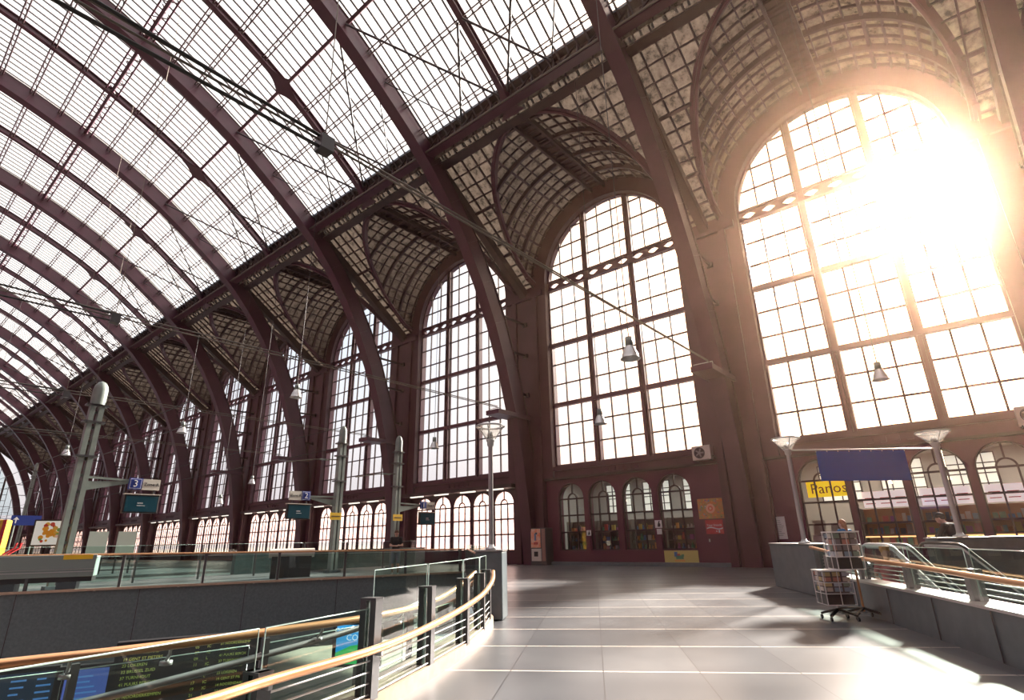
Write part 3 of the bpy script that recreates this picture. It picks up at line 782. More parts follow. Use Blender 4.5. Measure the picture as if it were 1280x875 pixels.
# street style lamps
def lamp(label, loc, H, R_):
    root = empty('uplighter_lamp', label, 'lamp', loc=loc, group='stainless uplighter lamps on pedestals')
    m = MB(); m.lathe((0, 0, 0), [(0, 0), (R_ * .42, 0), (R_ * .42, .03), (R_ * .22, .05), (R_ * .17, .09), (0, .09)]); m.build('base', M['chrome'], root)
    m = MB(); m.tube([(0, 0, .05), (0, 0, H - .36)], R_ * .165, 14); m.build('pole', M['chrome'], root)
    m = MB(); m.lathe((0, 0, H - .4), [(R_ * .2, 0), (R_ * .24, .03), (R_ * .24, .08), (R_ * .3, .1), (R_ * .3, .13), (0, .13)]); m.build('collar', M['chrome'], root)
    m = MB(); m.lathe((0, 0, H - .28), [(R_ * .3, 0), (R_ * .55, .09), (R_ * .95, .23), (R_, .245)], 28); m.build('bowl', M['lampglass'], root)
    m = MB(); m.tube([(R_ * math.cos(a), R_ * math.sin(a), H - .03) for a in [2 * PI * i / 28 for i in range(28)]], .018, 6, closed=True); m.build('rim', M['chrome'], root)
    m = MB()
    for i in range(3):
        a = 2 * PI * i / 3 + .5; m.tube([(R_ * .28 * math.cos(a), R_ * .28 * math.sin(a), H - .28), (R_ * .97 * math.cos(a), R_ * .97 * math.sin(a), H - .04)], .01, 5)
    m.build('stay', M['chrome'], root)
    m = MB(); m.lathe((0, 0, H - .27), [(0, 0), (R_ * .2, 0), (R_ * .22, .08), (R_ * .12, .14), (0, .15)]); m.build('lamp_core', M['alu'], root)
    return root
lamp('stainless uplighter lamp on the tall pedestal in the middle of the photo', (7.45, -6.72, 1.065), 2.17, .255)
lamp('left of the two stainless uplighters holding the blue banner', (*sn(13.35, 4.5).xy, 1.025), 2.30, .29)
LR2 = sn(13.6, 7.75)
lamp('right of the two stainless uplighters holding the blue banner', (*LR2.xy, 1.095), 2.28, .33)
# banner
bn = empty('banner', 'plain deep blue banner slung between two lamp posts on the right', 'banner')
a = Vector((*sn(13.35, 4.5).xy, 3.03)); b = Vector((*LR2.xy, 2.98))
m = MB(); m.tube([a, b], .018, 8); m.build('crossbar', M['chrome'], bn)
d = (b - a).normalized(); m = MB()
p0 = a + d * .62; p1 = a + d * 2.55
m.obox((p0 + p1) / 2 + Vector((0, 0, -.36)), d, Vector((-d.y, d.x, 0)).normalized(), Vector((0, 0, 1)), (p1 - p0).length, .012, .66); m.build('cloth', M['blue'], bn)
m = MB()
for i in range(9):
    p = p0.lerp(p1, i / 8); m.tube([p + Vector((0, 0, .02)), p + Vector((0, 0, -.05))], .012, 5)
m.build('tie', M['chrome'], bn)

# right railing on the parapet
r5 = empty('parapet_railing', 'glass railing with copper handrail on top of the right granite parapet', 'railing')
def pc(s):
    return pout(s) + .17
ss = [5.4, 7.05, 8.65, 10.4, 12.2, 12.9]
for s0 in ss:
    m = MB(); post(m, sn(s0, pc(s0)), .49, .82, SA, .09); m.build('post', M['alu'], r5)
for s0, s1 in zip(ss[:-1], ss[1:]):
    pane1(r5, sn(s0 + .05, pc(s0)), sn(s1 - .05, pc(s1)), .55, 1.02)
    for q in range(4):
        m = MB(); m.tube([sn(s0, pc(s0) + .05, .56 + q * .06), sn(s1, pc(s1) + .05, .56 + q * .06)], .007, 6); m.build('rod', M['chrome'], r5)
m = MB(); m.tube(cat([sn(4.6, pc(4.6) - .15, .74), sn(6.3, pc(6.3) - .15, .76), sn(7.8, pc(7.8) - .15, .79), sn(9.4, pc(9.4) - .15, .82), sn(10.8, pc(10.8) - .15, .86), sn(12, pc(12) - .15, .92), sn(12.8, pc(12.8) - .12, .96)], 5), .03, 12); m.build('handrail', M['brass'], r5)

# ------------------------------------------------------------------ escalators in the right void
M['esc_glass'] = glass('clear_balustrade_glass', (.86, .93, .91), .04, .01, fres=False)
M['truss'] = pbr('dark_teal_truss', (.025, .04, .042), .35)
def escalator(label, n0, n1, s_top=12., head=1.3, hm='rubber'):
    root = empty('escalator', label, 'escalator', loc=tuple(sn(s_top, (n0 + n1) / 2)), rz=math.atan2(SA.y, SA.x), group='escalators descending behind the right parapet')
    w = (n1 - n0) / 2; th = R(29); Lr = 9.0
    def path(z, back=.0, r=.0):
        pts = [(head, z), (.7, z), (.25, z - .01), (0, z - .05)]
        for t in (.3, .8, 2, 4, 6, 8, Lr): pts.append((-t * math.cos(th), z - .05 - t * math.sin(th)))
        return pts
    for q in (-1, 1):
        y = q * w
        top = [(x, z) for x, z in path(.98)]
        nose = [(head, .55), (head + .18, .6), (head + .27, .76), (head + .2, .92)]
        m = MB(); m.tube(cat([(x, y, z) for x, z in nose + top], 3), .032, 10); m.build('handrail', M[hm], root)
        m = MB(); m.tube(cat([(x, y + .0, z - .05) for x, z in top], 3), .034, 8); m.build('guide_rail', M['chrome'], root)
        g_ = MB(); lo = path(.18)
        for (a, b), (c, d_) in zip(zip(top[:-1], top[1:]), zip(lo[:-1], lo[1:])): g_.poly((a[0], y, a[1] - .05), (b[0], y, b[1] - .05), (d_[0], y, d_[1]), (c[0], y, c[1]))
        g_.build('glass_balustrade', M['esc_glass'], root)
        m = MB()
        for a, b in zip(lo[:-1], lo[1:]): m.bar((a[0], y, a[1] - .1), (b[0], y, b[1] - .1), .12, .26)
        m.build('skirt', M['postgrey'], root)
    m = MB(); m.box(-.1, -w + .06, -.06, head, w - .06, -.01); m.build('landing_plate', M['chrome'], root)
    lo = path(.05); vs = []
    for q in (-1, 1):
        for x, z in lo: vs += [(x, q * (w + .03), z), (x, q * (w + .03), z - 1.15)]
    n_ = len(lo); fs = []
    for i in range(n_ - 1):
        for o_ in (0, 2 * n_): fs.append((o_ + 2 * i, o_ + 2 * i + 1, o_ + 2 * i + 3, o_ + 2 * i + 2))
        fs.append((2 * i + 1, 2 * n_ + 2 * i + 1, 2 * n_ + 2 * i + 3, 2 * i + 3))
    fs.append((0, 1, 2 * n_ + 1, 2 * n_)); m = MB(); m.add(vs, fs); m.build('truss_cladding', M['truss'], root)
    m = MB()
    for i in range(22):
        x = -.05 - (i + 1) * .36; z = -.02 - (i + 1) * .36 * math.tan(th); m.box(x, -w + .07, z - .2, x + .38, w - .07, z)
    o = m.build('steps', M['postgrey'], root)
    return root
escalator('near escalator descending just behind the right granite parapet', 4.78, 5.85, 12.5, head=1.1, hm='bright')
escalator('far escalator descending in front of the person in black', 6.17, 7.12, 12.5)
far = MB(); far.tube([sn(13.2, 8.9, .95), sn(9, 8.9, .95)], .03, 10)
r6 = empty('rear_railing', 'plain railing with copper handrail behind the escalators at the right frame edge', 'railing')
far.build('handrail', M['brass'], r6)
for s0 in (13.1, 11.8, 10.5, 9.2):
    m = MB(); post(m, sn(s0, 8.9), 0, .93, SA, .07); m.build('post', M['postgrey'], r6)
fm = MB(); wall_along(fm, [tuple(sn(4, 8.75).xy), tuple(sn(13.3, 8.75).xy)], -5.5, .12, .3, 1); wall_along(fm, [tuple(sn(13.3, 4.8).xy), tuple(sn(13.3, 8.75).xy)], -5.5, -.5, .2, 1); fm.add([sn(2, 4.2, -5.45), sn(14, 4.2, -5.45), sn(14, 9.8, -5.45), sn(2, 9.8, -5.45)], [(0, 1, 2, 3)]); struct(fm.build('wall_void', pbr('dark_teal_cladding', (.03, .05, .05), .4)))

SUN_E = 34.0; SKY = 1.08; HAZE = .00080; HAZE_G = .90; EXPO = 0.0
M['skin'] = pbr('skin', (.55, .33, .25), .5)
TX = (R(90), 0, 0)                 # lettering facing the camera side of the hall's length
TWALL = (R(90), 0, R(-90))         # lettering on the window wall
# ------------------------------------------------------------------ unseen wall added across the open side to block sky light
m = MB(); m.box(-13.4, YE, 0, -13.1, 12, 29.8); struct(m.build('wall_light_block', M['wallred']))
m = MB(); m.box(-13, 11.8, 0, 31, 12, 24); struct(m.build('wall_near', M['wallred']))

# ------------------------------------------------------------------ shops behind the arcade
M['shopwall'] = pbr('pale_shop_wall', (.36, .35, .34), .7)
M['shopdark'] = pbr('shop_shelf_board', (.12, .10, .09), .6)
M['wood'] = pbr('warm_wood_front', (.42, .20, .09), .5)
M['glow'] = pbr('warm_strip_glow', (.9, .6, .3), .5, emit=(1, .55, .22), es=2.2)
M['spot'] = pbr('spot_glow', (1, .9, .7), .5, emit=(1, .8, .55), es=6)
CNAME = ['red', 'dark blue', 'mustard', 'green', 'cream', 'brown', 'purple', 'black', 'orange', 'teal']
COLS = [(.55, .10, .08), (.10, .22, .42), (.60, .50, .12), (.12, .32, .18), (.62, .58, .52), (.50, .25, .10), (.35, .10, .30), (.08, .10, .12), (.70, .35, .10), (.25, .40, .45)]
CM = [pbr('goods_colour', c, .5) for c in COLS]
for k in (-2, -1, 0):
    a, b = yr(k) + .5, yr(k - 1) - .5; m = MB()
    m.box(29.5, a, 0, 29.6, b, 4.4); m.box(XW + .3, a, 0, 29.5, a + .1, 4.4); m.box(XW + .3, b - .1, 0, 29.5, b, 4.4); struct(m.build('wall_shop', M['shopwall']))
    m = MB(); m.box(XW + .3, a, 4.4, 29.6, b, 4.5); struct(m.build('ceiling', M['shopwall']))
    # lattice of the rear fanlights on the back wall
    for yy in (a + 2.2, a + 4.6, a + 7.0):
        w = MB()
        for j in range(5): w.box(29.4, yy - .8 + j * .4, 2.6, 29.46, yy - .76 + j * .4, 4.2)
        for j in range(5): w.box(29.4, yy - .8, 2.6 + j * .4, 29.46, yy + .84, 2.64 + j * .4)
        wr = empty('window_90'); struct(wr); w.build('window_frame', M['bars'], wr)
        p = MB(); p.box(29.46, yy - .8, 2.6, 29.49, yy + .8, 4.2); p.build('glass', pbr('milky_fanlight', (.8, .8, .75), .4, emit=(.9, .9, .82), es=.55) if 'milky_fanlight' not in bpy.data.materials else bpy.data.materials['milky_fanlight'], wr)
WINW = ['leftmost', 'second', 'third', 'rightmost']
def goods(k, wi, cc, hw, lvl, z, shop, x=XW + .75):
    lab = 'small %s on the %s shelf behind the %s window of the %s' % (('souvenir' if shop == 'souvenir shop' else 'magazine'), ['lowest', 'middle', 'top'][lvl], WINW[wi], shop)
    y = yc(k) + cc - hw + .10; cnt = 0
    while y < yc(k) + cc + hw - .12:
        w = random.uniform(.10, .2); h = random.uniform(.14, .32); t = random.random()
        m = MB()
        if shop == 'souvenir shop':
            if t < .35: m.lathe((x, y + w / 2, z), [(0, 0), (w * .45, 0), (w * .5, h * .4), (w * .25, h * .7), (w * .28, h), (0, h)], 10)
            elif t < .7: m.box(x - .06, y, z, x + .06, y + w, z + h); m.box(x - .065, y + w * .2, z + h * .3, x - .06, y + w * .8, z + h * .7)
            else: m.lathe((x, y + w / 2, z), [(0, 0), (w * .4, .01), (w * .45, h * .25), (w * .2, h * .5), (w * .3, h * .7), (w * .18, h * .95), (0, h)], 10)
        else:
            m.add([(x, y, z), (x, y + w, z), (x + .10, y + w, z + h), (x + .10, y, z + h), (x + .02, y, z), (x + .02, y + w, z), (x + .12, y + w, z + h), (x + .12, y, z + h)], [(0, 1, 2, 3), (4, 7, 6, 5), (0, 4, 5, 1), (3, 2, 6, 7), (0, 3, 7, 4), (1, 5, 6, 2)])
        ci = random.randrange(10); o = m.build('souvenir' if shop == 'souvenir shop' else 'magazine', CM[ci])
        tag(o, '%s %s, %s from left on the %s shelf, %s window of the %s' % (CNAME[ci], o.name.split('.')[0], ORD[cnt], ['lowest', 'middle', 'top'][lvl], WINW[wi], shop), 'souvenir' if shop == 'souvenir shop' else 'magazine', 'shelf goods, ' + lab[6:]); cnt += 1
        y += w + random.uniform(.02, .06)
for k, shop in ((0, 'souvenir shop'), (-1, 'station kiosk')):
    cs, hw = SPEC[k]
    for wi, cc in enumerate(cs):
        y0, y1 = yc(k) + cc - hw - .02, yc(k) + cc + hw + .02
        if k == -1 and wi == 0:
            t = empty('cafe_counter', 'pale grey bakery counter unit behind the window with the yellow sign', 'counter')
            m = MB(); m.box(XW + .6, y0, 0, XW + 1.1, y1, 1.15); m.build('body', M['white'], t)
            m = MB(); m.box(XW + .55, y0, 1.15, XW + 1.15, y1, 1.2); m.build('worktop', M['alu'], t)
            m = MB(); m.box(XW + .7, y0 + .05, 1.2, XW + .72, y0 + .5, 1.75); m.box(XW + .7, y0 + .7, 1.2, XW + .72, y0 + 1.05, 1.6); m.build('splash_panel', M['shopwall'], t)
            continue
        t = empty('display_shelf', 'display shelf of small goods behind the %s arched window of the %s' % (WINW[wi], shop), 'shelf')
        lv = (.72, 1.12, 1.60) if k == 0 else (.78, 1.18, 1.6)
        for z in lv: m = MB(); m.box(XW + .45, y0, z - .03, XW + 1.0, y1, z); m.build('shelf_board', M['shopdark'], t)
        m = MB(); m.box(XW + 1.0, y0, 0, XW + 1.04, y1, 2.1); m.build('back_panel', M['shopdark'] if k == 0 else M['wood'], t)
        for yy in (y0, y1 - .03): m = MB(); m.box(XW + .45, yy, 0, XW + 1.0, yy + .03, 2.1); m.build('side_panel', M['shopdark'], t)
        if k == -1:
            m = MB(); m.box(XW + .42, y0, 1.06, XW + .45, y1, 1.10); m.build('glowing_edge', M['glow'], t)
            m = MB(); m.box(XW + .95, y0 + .1, 2.15, XW + 1.0, y1 - .1, 2.75); o = m.build('menu_board', M['lightbox'] if 'lightbox' in M else M.setdefault('lightbox', pbr('backlit_menu_board', (.8, .7, .72), .5, emit=(.9, .72, .74), es=.75)))
            tag(o, 'long backlit menu board high behind the %s arched window of the station kiosk' % WINW[wi], 'board')
            for r_ in range(2):
                for q in range(3):
                    mm = MB(); mm.box(XW + .94, y0 + .18 + q * .5, 2.28 + r_ * .2, XW + .95, y0 + .5 + q * .5, 2.31 + r_ * .2); mm.build('menu_line', M['red'], o)
        for l in range(3): goods(k, wi, cc, hw, l, lv[l], shop)
    for wi in (1, 2):
        m = MB(); yy = yc(k) + cs[wi] + .2; m.tube([(26.8, yy, 4.4), (26.8, yy, 3.2)], .008, 5); m.lathe((26.8, yy, 3.06), [(0, .14), (.03, .14), (.07, 0), (0, .02)], 12)
        o = m.build('pendant_light', M['spot']); tag(o, 'small glowing pendant spot inside the %s behind its %s window' % (shop, WINW[wi]), 'light')
for k, e_, c in ((0, 60, (1, .93, .82)), (-1, 130, (1, .84, .68))):
    for dy in (-3, 0, 3):
        L = bpy.data.lights.new('shop_lamp', 'AREA'); L.energy = e_; L.size = .8; L.color = c; o = bpy.data.objects.new('shop_lamp', L); C.objects.link(o); o.location = fl((27., yc(k) + dy, 4.3))
# PANOS sign
ps = empty('shop_sign', 'bright yellow bakery name sign hanging inside the window below the blue banner', 'sign')
m = MB(); m.box(XW + .38, -5.55, 2.62, XW + .44, -4.02, 3.24); m.build('panel', pbr('yellow_lightbox', (.9, .6, .02), .4, emit=(1, .60, .01), es=.8), ps)
text('Panos', .56, pbr('brown_lettering', (.20, .09, .02), .5), ps, (XW + .375, 4.76, 2.93), TWALL)
# things on the shop wall
def board(name, label, cat_, x, y0, z0, y1, z1, mat, th=.02):
    root = empty(name, label, cat_); m = MB(); m.box(x - th, y0, z0, x, y1, z1); m.build('panel', mat, root); return root
KX = XW - .285
o = board('wall_poster', 'orange patterned poster with a round rosette on the shop wall', 'poster', KX, -9.92, 1.95, -8.82, 2.80, M['orange'])
cy_, cz_ = -9.37, 2.38
for ring, (r_, col) in enumerate(((.2, (.85, .45, .28)), (.11, (.75, .16, .08)), (.05, (.85, .6, .4)))):
    m = MB(); m.lathe((0, 0, 0), [(0, 0), (r_, 0)], 24); q = m.build('rosette', pbr('rosette_print', col, .6), o); q.rotation_euler = (0, R(-90), 0); q.location = (KX - .022 - ring * .001, -cy_, cz_)
random.seed(3)
for i in range(46):
    yy, zz = random.uniform(-9.88, -8.9), random.uniform(1.98, 2.72)
    if abs(yy - cy_) < .22 and abs(zz - cz_) < .22: continue
    m = MB(); s = random.uniform(.03, .06); m.box(KX - .0225, yy, zz, KX - .02, yy + s, zz + s); m.build('print_fleck', random.choice(CM), o)
o = board('wall_sign', 'red sign with white lettering and a white wave, right below the orange poster', 'sign', KX, -9.68, 1.32, -8.92, 1.90, M['red'])
text('Your friends', .13, M['letterw'], o, (KX - .022, 9.3, 1.68), TWALL)
m = MB(); pts = [(KX - .022, -9.64 + .7 * t, 1.55 + .035 * math.sin(t * 6.3)) for t in [i / 14 for i in range(15)]]
for i in range(14): m.poly((KX - .022, pts[i][1], pts[i][2] - .02), (KX - .022, pts[i + 1][1], pts[i + 1][2] - .02), (KX - .022, pts[i + 1][1], pts[i + 1][2] + .025), (KX - .022, pts[i][1], pts[i][2] + .025))
m.build('wave', M['letterw'], o)
m = MB(); m.box(KX - .022, -9.14, 1.36, KX - .02, -9.08, 1.47); m.box(KX - .022, -9.24, 1.4, KX - .02, -9.2, 1.45); m.build('mark', M['letterw'], o)
o = board('floor_sign', 'pale yellow sign with a small green and blue figure, low on the shop wall', 'sign', KX, -11.75, .14, -10.17, .66, pbr('pale_yellow_board', (.58, .50, .16), .6))
for (ya, za, yb, zb, c) in ((-11.27, .40, -11.12, .60, 1), (-11.2, .30, -10.85, .46, 3), (-11.28, .20, -10.8, .27, 8), (-10.93, .40, -10.82, .50, 3), (-11.15, .44, -11.0, .52, 0)):
    m = MB(); m.box(KX - .024, ya, za, KX - .02, yb, zb); m.build('painted_figure', CM[c], o)
for (lab, y0, z0, s) in (('small white sign with a black animal silhouette between the first and second shop windows', -15.82, 1.38, .26), ('larger white sign with a black animal silhouette between the third and fourth shop windows', -12.06, 1.64, .34)):
    o = board('notice_sign', lab, 'sign', KX, y0, z0, y0 + s, z0 + s, M['white'])
    m = MB(); b = s / .34; Q = lambda yy, zz: (KX - .022, y0 + yy * b, z0 + zz * b)
    m.poly(Q(.12, .05), Q(.25, .05), Q(.27, .15), Q(.22, .24), Q(.26, .30), Q(.20, .31), Q(.16, .22), Q(.13, .14)); m.build('silhouette', M['letter'], o)
o = board('paper_notice', 'small plain white paper right under the animal sign by the fourth shop window', 'notice', KX, -12.0, 1.36, -11.76, 1.6, M['white'])
o = board('door_handle_plate', 'two tiny chrome fittings on the shop wall below the red sign', 'fitting', KX, -9.62, 1.0, -9.56, 1.12, M['chrome'])
o = board('paper_notice', 'tall white paper notice on the crimson wall behind the left banner lamp', 'notice', KX, -6.84, 1.06, -6.42, 1.92, M['white'])
for i in range(9): m = MB(); m.box(KX - .022, -6.78, 1.2 + i * .07, KX - .02, -6.78 + random.uniform(.15, .3), 1.212 + i * .07); m.build('text_line', M['letter'], o)
# photo machine
v = empty('poster_machine', 'narrow poster machine with an orange picture at the left end of the shop wall', 'machine')
m = MB(); m.box(24.1, -18.95, 0, KX, -17.93, 1.82); m.build('cabinet', M['postgrey'], v, .02)
m = MB(); m.box(24.08, -18.9, .85, 24.1, -18.28, 1.78); m.build('picture', pbr('fiery_print', (.85, .22, .10), .4, noise=(.85, .55, .40), scale=6), v)
for (ya, za, w, h, c) in ((-18.66, 1.2, .1, .35, 1), (-18.72, 1.0, .28, .12, 0), (-18.6, 1.5, .12, .1, 7)): m = MB(); m.box(24.07, ya, za, 24.08, ya + w, za + h); m.build('printed_figure', CM[c], v)
m = MB(); m.box(24.08, -18.88, .2, 24.1, -18.26, .8); m.build('slot_panel', M['offwhite'], v)
m = MB(); m.box(24.06, -18.7, .42, 24.08, -18.46, .66); m.build('slot', M['black'], v)
m = MB(); m.box(24.08, -18.2, .2, 24.1, -17.98, 1.78); m.build('side_panel', pbr('faded_pink_print', (.32, .17, .14), .5), v)
# air conditioners
def aircon(label, y, z):
    root = empty('air_conditioner', label, 'air conditioner', loc=(24.35, y, z))
    m = MB(); m.box(-.19, -.42, 0, .16, .42, .62); m.build('casing', M['offwhite'], root, .02)
    m = MB(); m.tube([(-.2, -.08 + .23 * math.cos(a), .31 + .23 * math.sin(a)) for a in [2 * PI * i / 24 for i in range(24)]], .018, 6, closed=True)
    for r_ in (.08, .155): m.tube([(-.2, -.08 + r_ * math.cos(a), .31 + r_ * math.sin(a)) for a in [2 * PI * i / 20 for i in range(20)]], .006, 4, closed=True)
    m.build('fan_guard', M['postgrey'], root)
    m = MB()
    m.add([(-.193, -.08, .31)] + [(-.193, -.08 + .22 * math.cos(a), .31 + .22 * math.sin(a)) for a in [2 * PI * i / 20 for i in range(20)]], [(0, i + 1, (i + 1) % 20 + 1) for i in range(20)]); m.build('fan_well', M['black'], root)
    m = MB()
    for i in range(5):
        a = 2 * PI * i / 5; m.bar((-.196, -.08, .31), (-.196, -.08 + .19 * math.cos(a), .31 + .19 * math.sin(a)), .07, .006, (1, 0, 0))
    m.build('fan_blades', M['alu'], root)
    m = MB(); m.tube([(0, .42, .15), (0, .52, .15), (0, .52, .02), (.2, .52, .02)], .02, 6); m.box(-.16, -.36, -.04, .36, -.32, 0); m.box(-.16, .3, -.04, .36, .34, 0); m.build('pipe', M['postgrey'], root)
aircon('white air conditioner box with a round fan on top of the shop wall', -9.25, 4.42); aircon('air conditioner box on the wall top at the right edge of the photo', 1.75, 4.42)
# ------------------------------------------------------------------ hanging bell lamps
def bell(label, loc, top, s=1.):
    root = empty('pendant_lamp', label, 'hanging lamp', loc=loc, group='bell shaped lamps hanging from the roof')
    m = MB(); m.tube([(0, 0, .55 * s), (0, 0, top - loc[2])], .012, 5); m.build('cord', M['rod'], root)
    m = MB(); m.lathe((0, 0, 0), [(0, .56 * s), (.09 * s, .56 * s), (.10 * s, .34 * s), (0, .34 * s)], 14); m.build('gear_box', M['mast'], root)
    m = MB(); m.lathe((0, 0, 0), [(.06 * s, .36 * s), (.12 * s, .30 * s), (.19 * s, .12 * s), (.21 * s, .03 * s), (.25 * s, 0), (.20 * s, .02 * s), (.10 * s, .30 * s)], 20); m.build('reflector', M['chrome'], root)
    m = MB(); m.lathe((0, 0, 0), [(0, .04 * s), (.06 * s, .08 * s), (.06 * s, .22 * s), (0, .28 * s)], 10); m.build('bulb', M['white'], root)
for (lab, l, s) in (('large bell lamp hanging before the window above the souvenir shop', (12.81, -6.48, 5.75), 1.1), ('bell lamp hanging before the sunlit window', (15.77, -1.34, 4.75), .8),
                    ('lower bell lamp just left of the large one, before the same window', (16.57, -9.77, 5.0), .95), ('small bell lamp hanging left of the tall lamp post', (17.63, -19.48, 5.4), .95),
                    ('bell lamp hanging before an arch rib above the number 2 sign', (12.26, -22.83, 7.5), 1.1), ('pale bell lamp hanging over the number 3 sign', (12.57, -36.57, 7.8), 1.2),
                    ('tiny bell lamp low between two ribs, just left of the number 2 sign', (15.77, -37.41, 3.8), 1.), ('bell lamp in front of the fifth arch rib', (16.96, -35.97, 5.0), .9),
                    ('far bell lamp beside the tallest mast', (9.5, -48, 7.4), 1.2), ('farthest bell lamp at the left end of the hall', (6.5, -62, 7.0), 1.3)):
    bell(lab, l, 24. if l[0] < 13.5 else 20.9 - .7 * (l[0] - 16) if l[0] > 16 else 21.5, s)
# ------------------------------------------------------------------ span wires
def sag(a, b, s, n=14): 
    a, b = Vector(a), Vector(b); return [a.lerp(b, i / n) + Vector((0, 0, -4 * s * (i / n) * (1 - i / n))) for i in range(n + 1)]
for k, lab in ((-1, 'heavy span wires from the bracket beside the air conditioner to the upper left'), (0, 'pair of span wires from the bracket above the tall lamp head'), (1, 'span wires from the bracket above the right lattice mast'), (2, 'span wires from the bracket above the number 2 sign')):
    y = yr(k) + .3; w = empty('span_wires', lab, 'wires')
    for dz, dy in ((0, 0), (.28, -.05)):
        m = MB(); m.tube(sag((21.6, y + dy, 7.95 + dz * .3), (-12, y + dy, 7.7 + dz), .15 * dz), .022 if k < 1 else .02, 6); m.build('wire', M['wire'] if k > -1 else M['wire'], w)
    x0 = {-1: 4.0, 0: 4.12, 1: 5.5, 2: 9.}[k]
    m = MB(); m.box(x0 - .12, y - .12, 7.62, x0 + .12, y + .12, 7.9); m.build('insulator_box', M['postgrey'], w)
    for dz in (-.10, .12):
        m = MB(); m.tube([(x0, y, 7.78 + dz), (-12, y - .15, 7.9 + dz * 3.2)], .032 if k == -1 else .026, 6); m.build('cable', M['cable'], w)
    m = MB(); m.tube([(x0, y, 7.8), (x0 - .25, y, 24.)], .012, 5); m.build('hanger', M['wire'], w)
# contact wires along the tracks on the left
for i, (x, z) in enumerate(((2.6, 6.4), (9.2, 6.3), (17, 6.2))):
    w = empty('contact_wire', '%s overhead contact wire running down the hall above the tracks' % ['left', 'middle', 'right'][i], 'wires')
    m = MB(); m.tube([(x, -26, z), (x, -140, z)], .02, 5); m.build('wire', M['cable'], w)
    m = MB(); m.tube(sag((x, -26, z + 1.1), (x, -140, z + 1.1), 0), .02, 5); m.build('carrier', M['cable'], w)
# ------------------------------------------------------------------ masts with platform signs
def mast(label, x, H, w=.34):
    root = empty('catenary_mast', label, 'mast', loc=(x, -23.7, 0))
    ch, lt, dm = MB(), MB(), MB()
    for q in (-1, 1):
        cw = w * .27; ch.box(q * w * .31 - cw / 2 - .02, -.14, 0, q * w * .31 + cw / 2 + .02, .14, H - .75)
    z = .3; f = 1
    while z < H - 1.0: lt.box(-w / 2 + .06, -.10, z, w / 2 - .06, -.06, z + .09); z += .55
    for q in (-1, 1): ch.build('channel', M['mast'], root) if q == 1 else None
    lt.build('lacing', M['mast'], root)
    dm.lathe((0, 0, H - .85), [(w * .56, 0), (w * .56, .55), (w * .48, .7), (w * .28, .83), (0, .88)], 16); dm.build('domed_head', M['mast'], root)
    m = MB()
    for z in (H - .9, H - 1.5, H - 2.7): m.box(-w / 2 - .12, -.17, z, w / 2 + .12, .17, z + .06)
    m.build('clamp', M['postgrey'], root)
    m = MB(); m.box(-.3, -.25, 0, .3, .25, .12); m.build('foot', M['concrete'], root)
    return root
M['dirty'] = pbr('sign_white', (.68, .66, .58), .5)
def psign(num, label, x0, xm, mirror=False, z=3.24, slab_=True):
    """platform sign with number square, zone panel and a screen beneath; hangs from the mast arm"""
    root = empty('platform_sign', label, 'sign', loc=(x0, -23.6, z)); bx = .0 if not mirror else .58
    wx = .44 if not mirror else .0; zs = 0
    m = MB(); m.box(bx, -.04, 0, bx + .42, .04, .40); m.build('number_square', M['signblue'], root)
    m = MB(); m.box(bx + .03, .04, .03, bx + .39, .045, .37); m.build('white_border', M['letterw'], root)
    m = MB(); m.box(bx + .045, .045, .045, bx + .375, .05, .355); m.build('blue_field', M['signblue'], root)
    text(num, .34, M['letterw'], root, (bx + .21, -.055, .195), TX)
    m = MB(); m.box(wx, -.04, .0, wx + .57, .04, .38); m.build('zone_panel', M['dirty'], root)
    text('Zone A', .16, M['letter'], root, (wx + .29, -.045, .19), TX)
    sc_ = empty('platform_screen', {'3': 'leftmost dark platform screen, beside the tallest mast', '2': 'middle dark platform screen, left of the lattice masts', '1': 'rightmost dark platform screen, right of the standing man'}[num], 'screen', loc=(x0 - .05, -23.6, z - .82))
    m = MB(); m.box(0, -.10, 0, 1.12, .05, .64); m.build('housing', M['black'], sc_, .02)
    m = MB(); m.box(.05, .05, .05, 1.07, .056, .59); m.build('display', M['screen'], sc_)
    text('NMBS', .07, M['letterw'], sc_, (.52, -.06, .34), TX); m = MB(); m.box(.42, .056, .25, .68, .058, .265); m.build('text_line', M['letterw'], sc_)
    m = MB(); m.box(-.03, -.12, .64, 1.15, .07, .67); m.build('lit_edge', M['offwhite'], sc_)
    for xx in (.2, .9): m = MB(); m.tube([(xx, 0, .66), (xx, 0, .83)], .02, 6); m.build('hanger', M['postgrey'], sc_)
    return root
def arm(label, xa, xb, z):
    root = empty('sign_arm', label, 'bracket arm'); m = MB()
    m.bar((xa, -23.62, z + .34), (xb, -23.62, z + .30), .07, .07); m.poly((xa, -23.6, z - .1), (xa, -23.6, z + .2), (xb, -23.6, z + .28), (xb, -23.6, z + .2)); m.poly((xa, -23.64, z - .1), (xb, -23.64, z + .2), (xb, -23.64, z + .28), (xa, -23.64, z + .2)); m.poly((xa, -23.6, z - .1), (xb, -23.6, z + .2), (xb, -23.64, z + .2), (xa, -23.64, z - .1))
    m.build('arm', M['mast'], root)
mast('tall grey green catenary mast nearest the left edge, leaning into the picture', 5.25, 6.95, .42); mast('lattice mast left of the standing man, with a yellow plate', 15.4, 6.75); mast('right of the two lattice masts, right behind the standing man', 18.9, 6.7)
psign('3', 'platform number 3 sign with a white zone panel', 6.68, 5.25); arm('grey bracket arm reaching right from the tallest mast', 5.45, 6.7, 3.24)
psign('2', 'platform number 2 sign with its white zone panel on the left', 12.88, 15.4, True, 3.12); arm('grey bracket arm reaching left from the left lattice mast', 15.2, 13.9, 3.0)
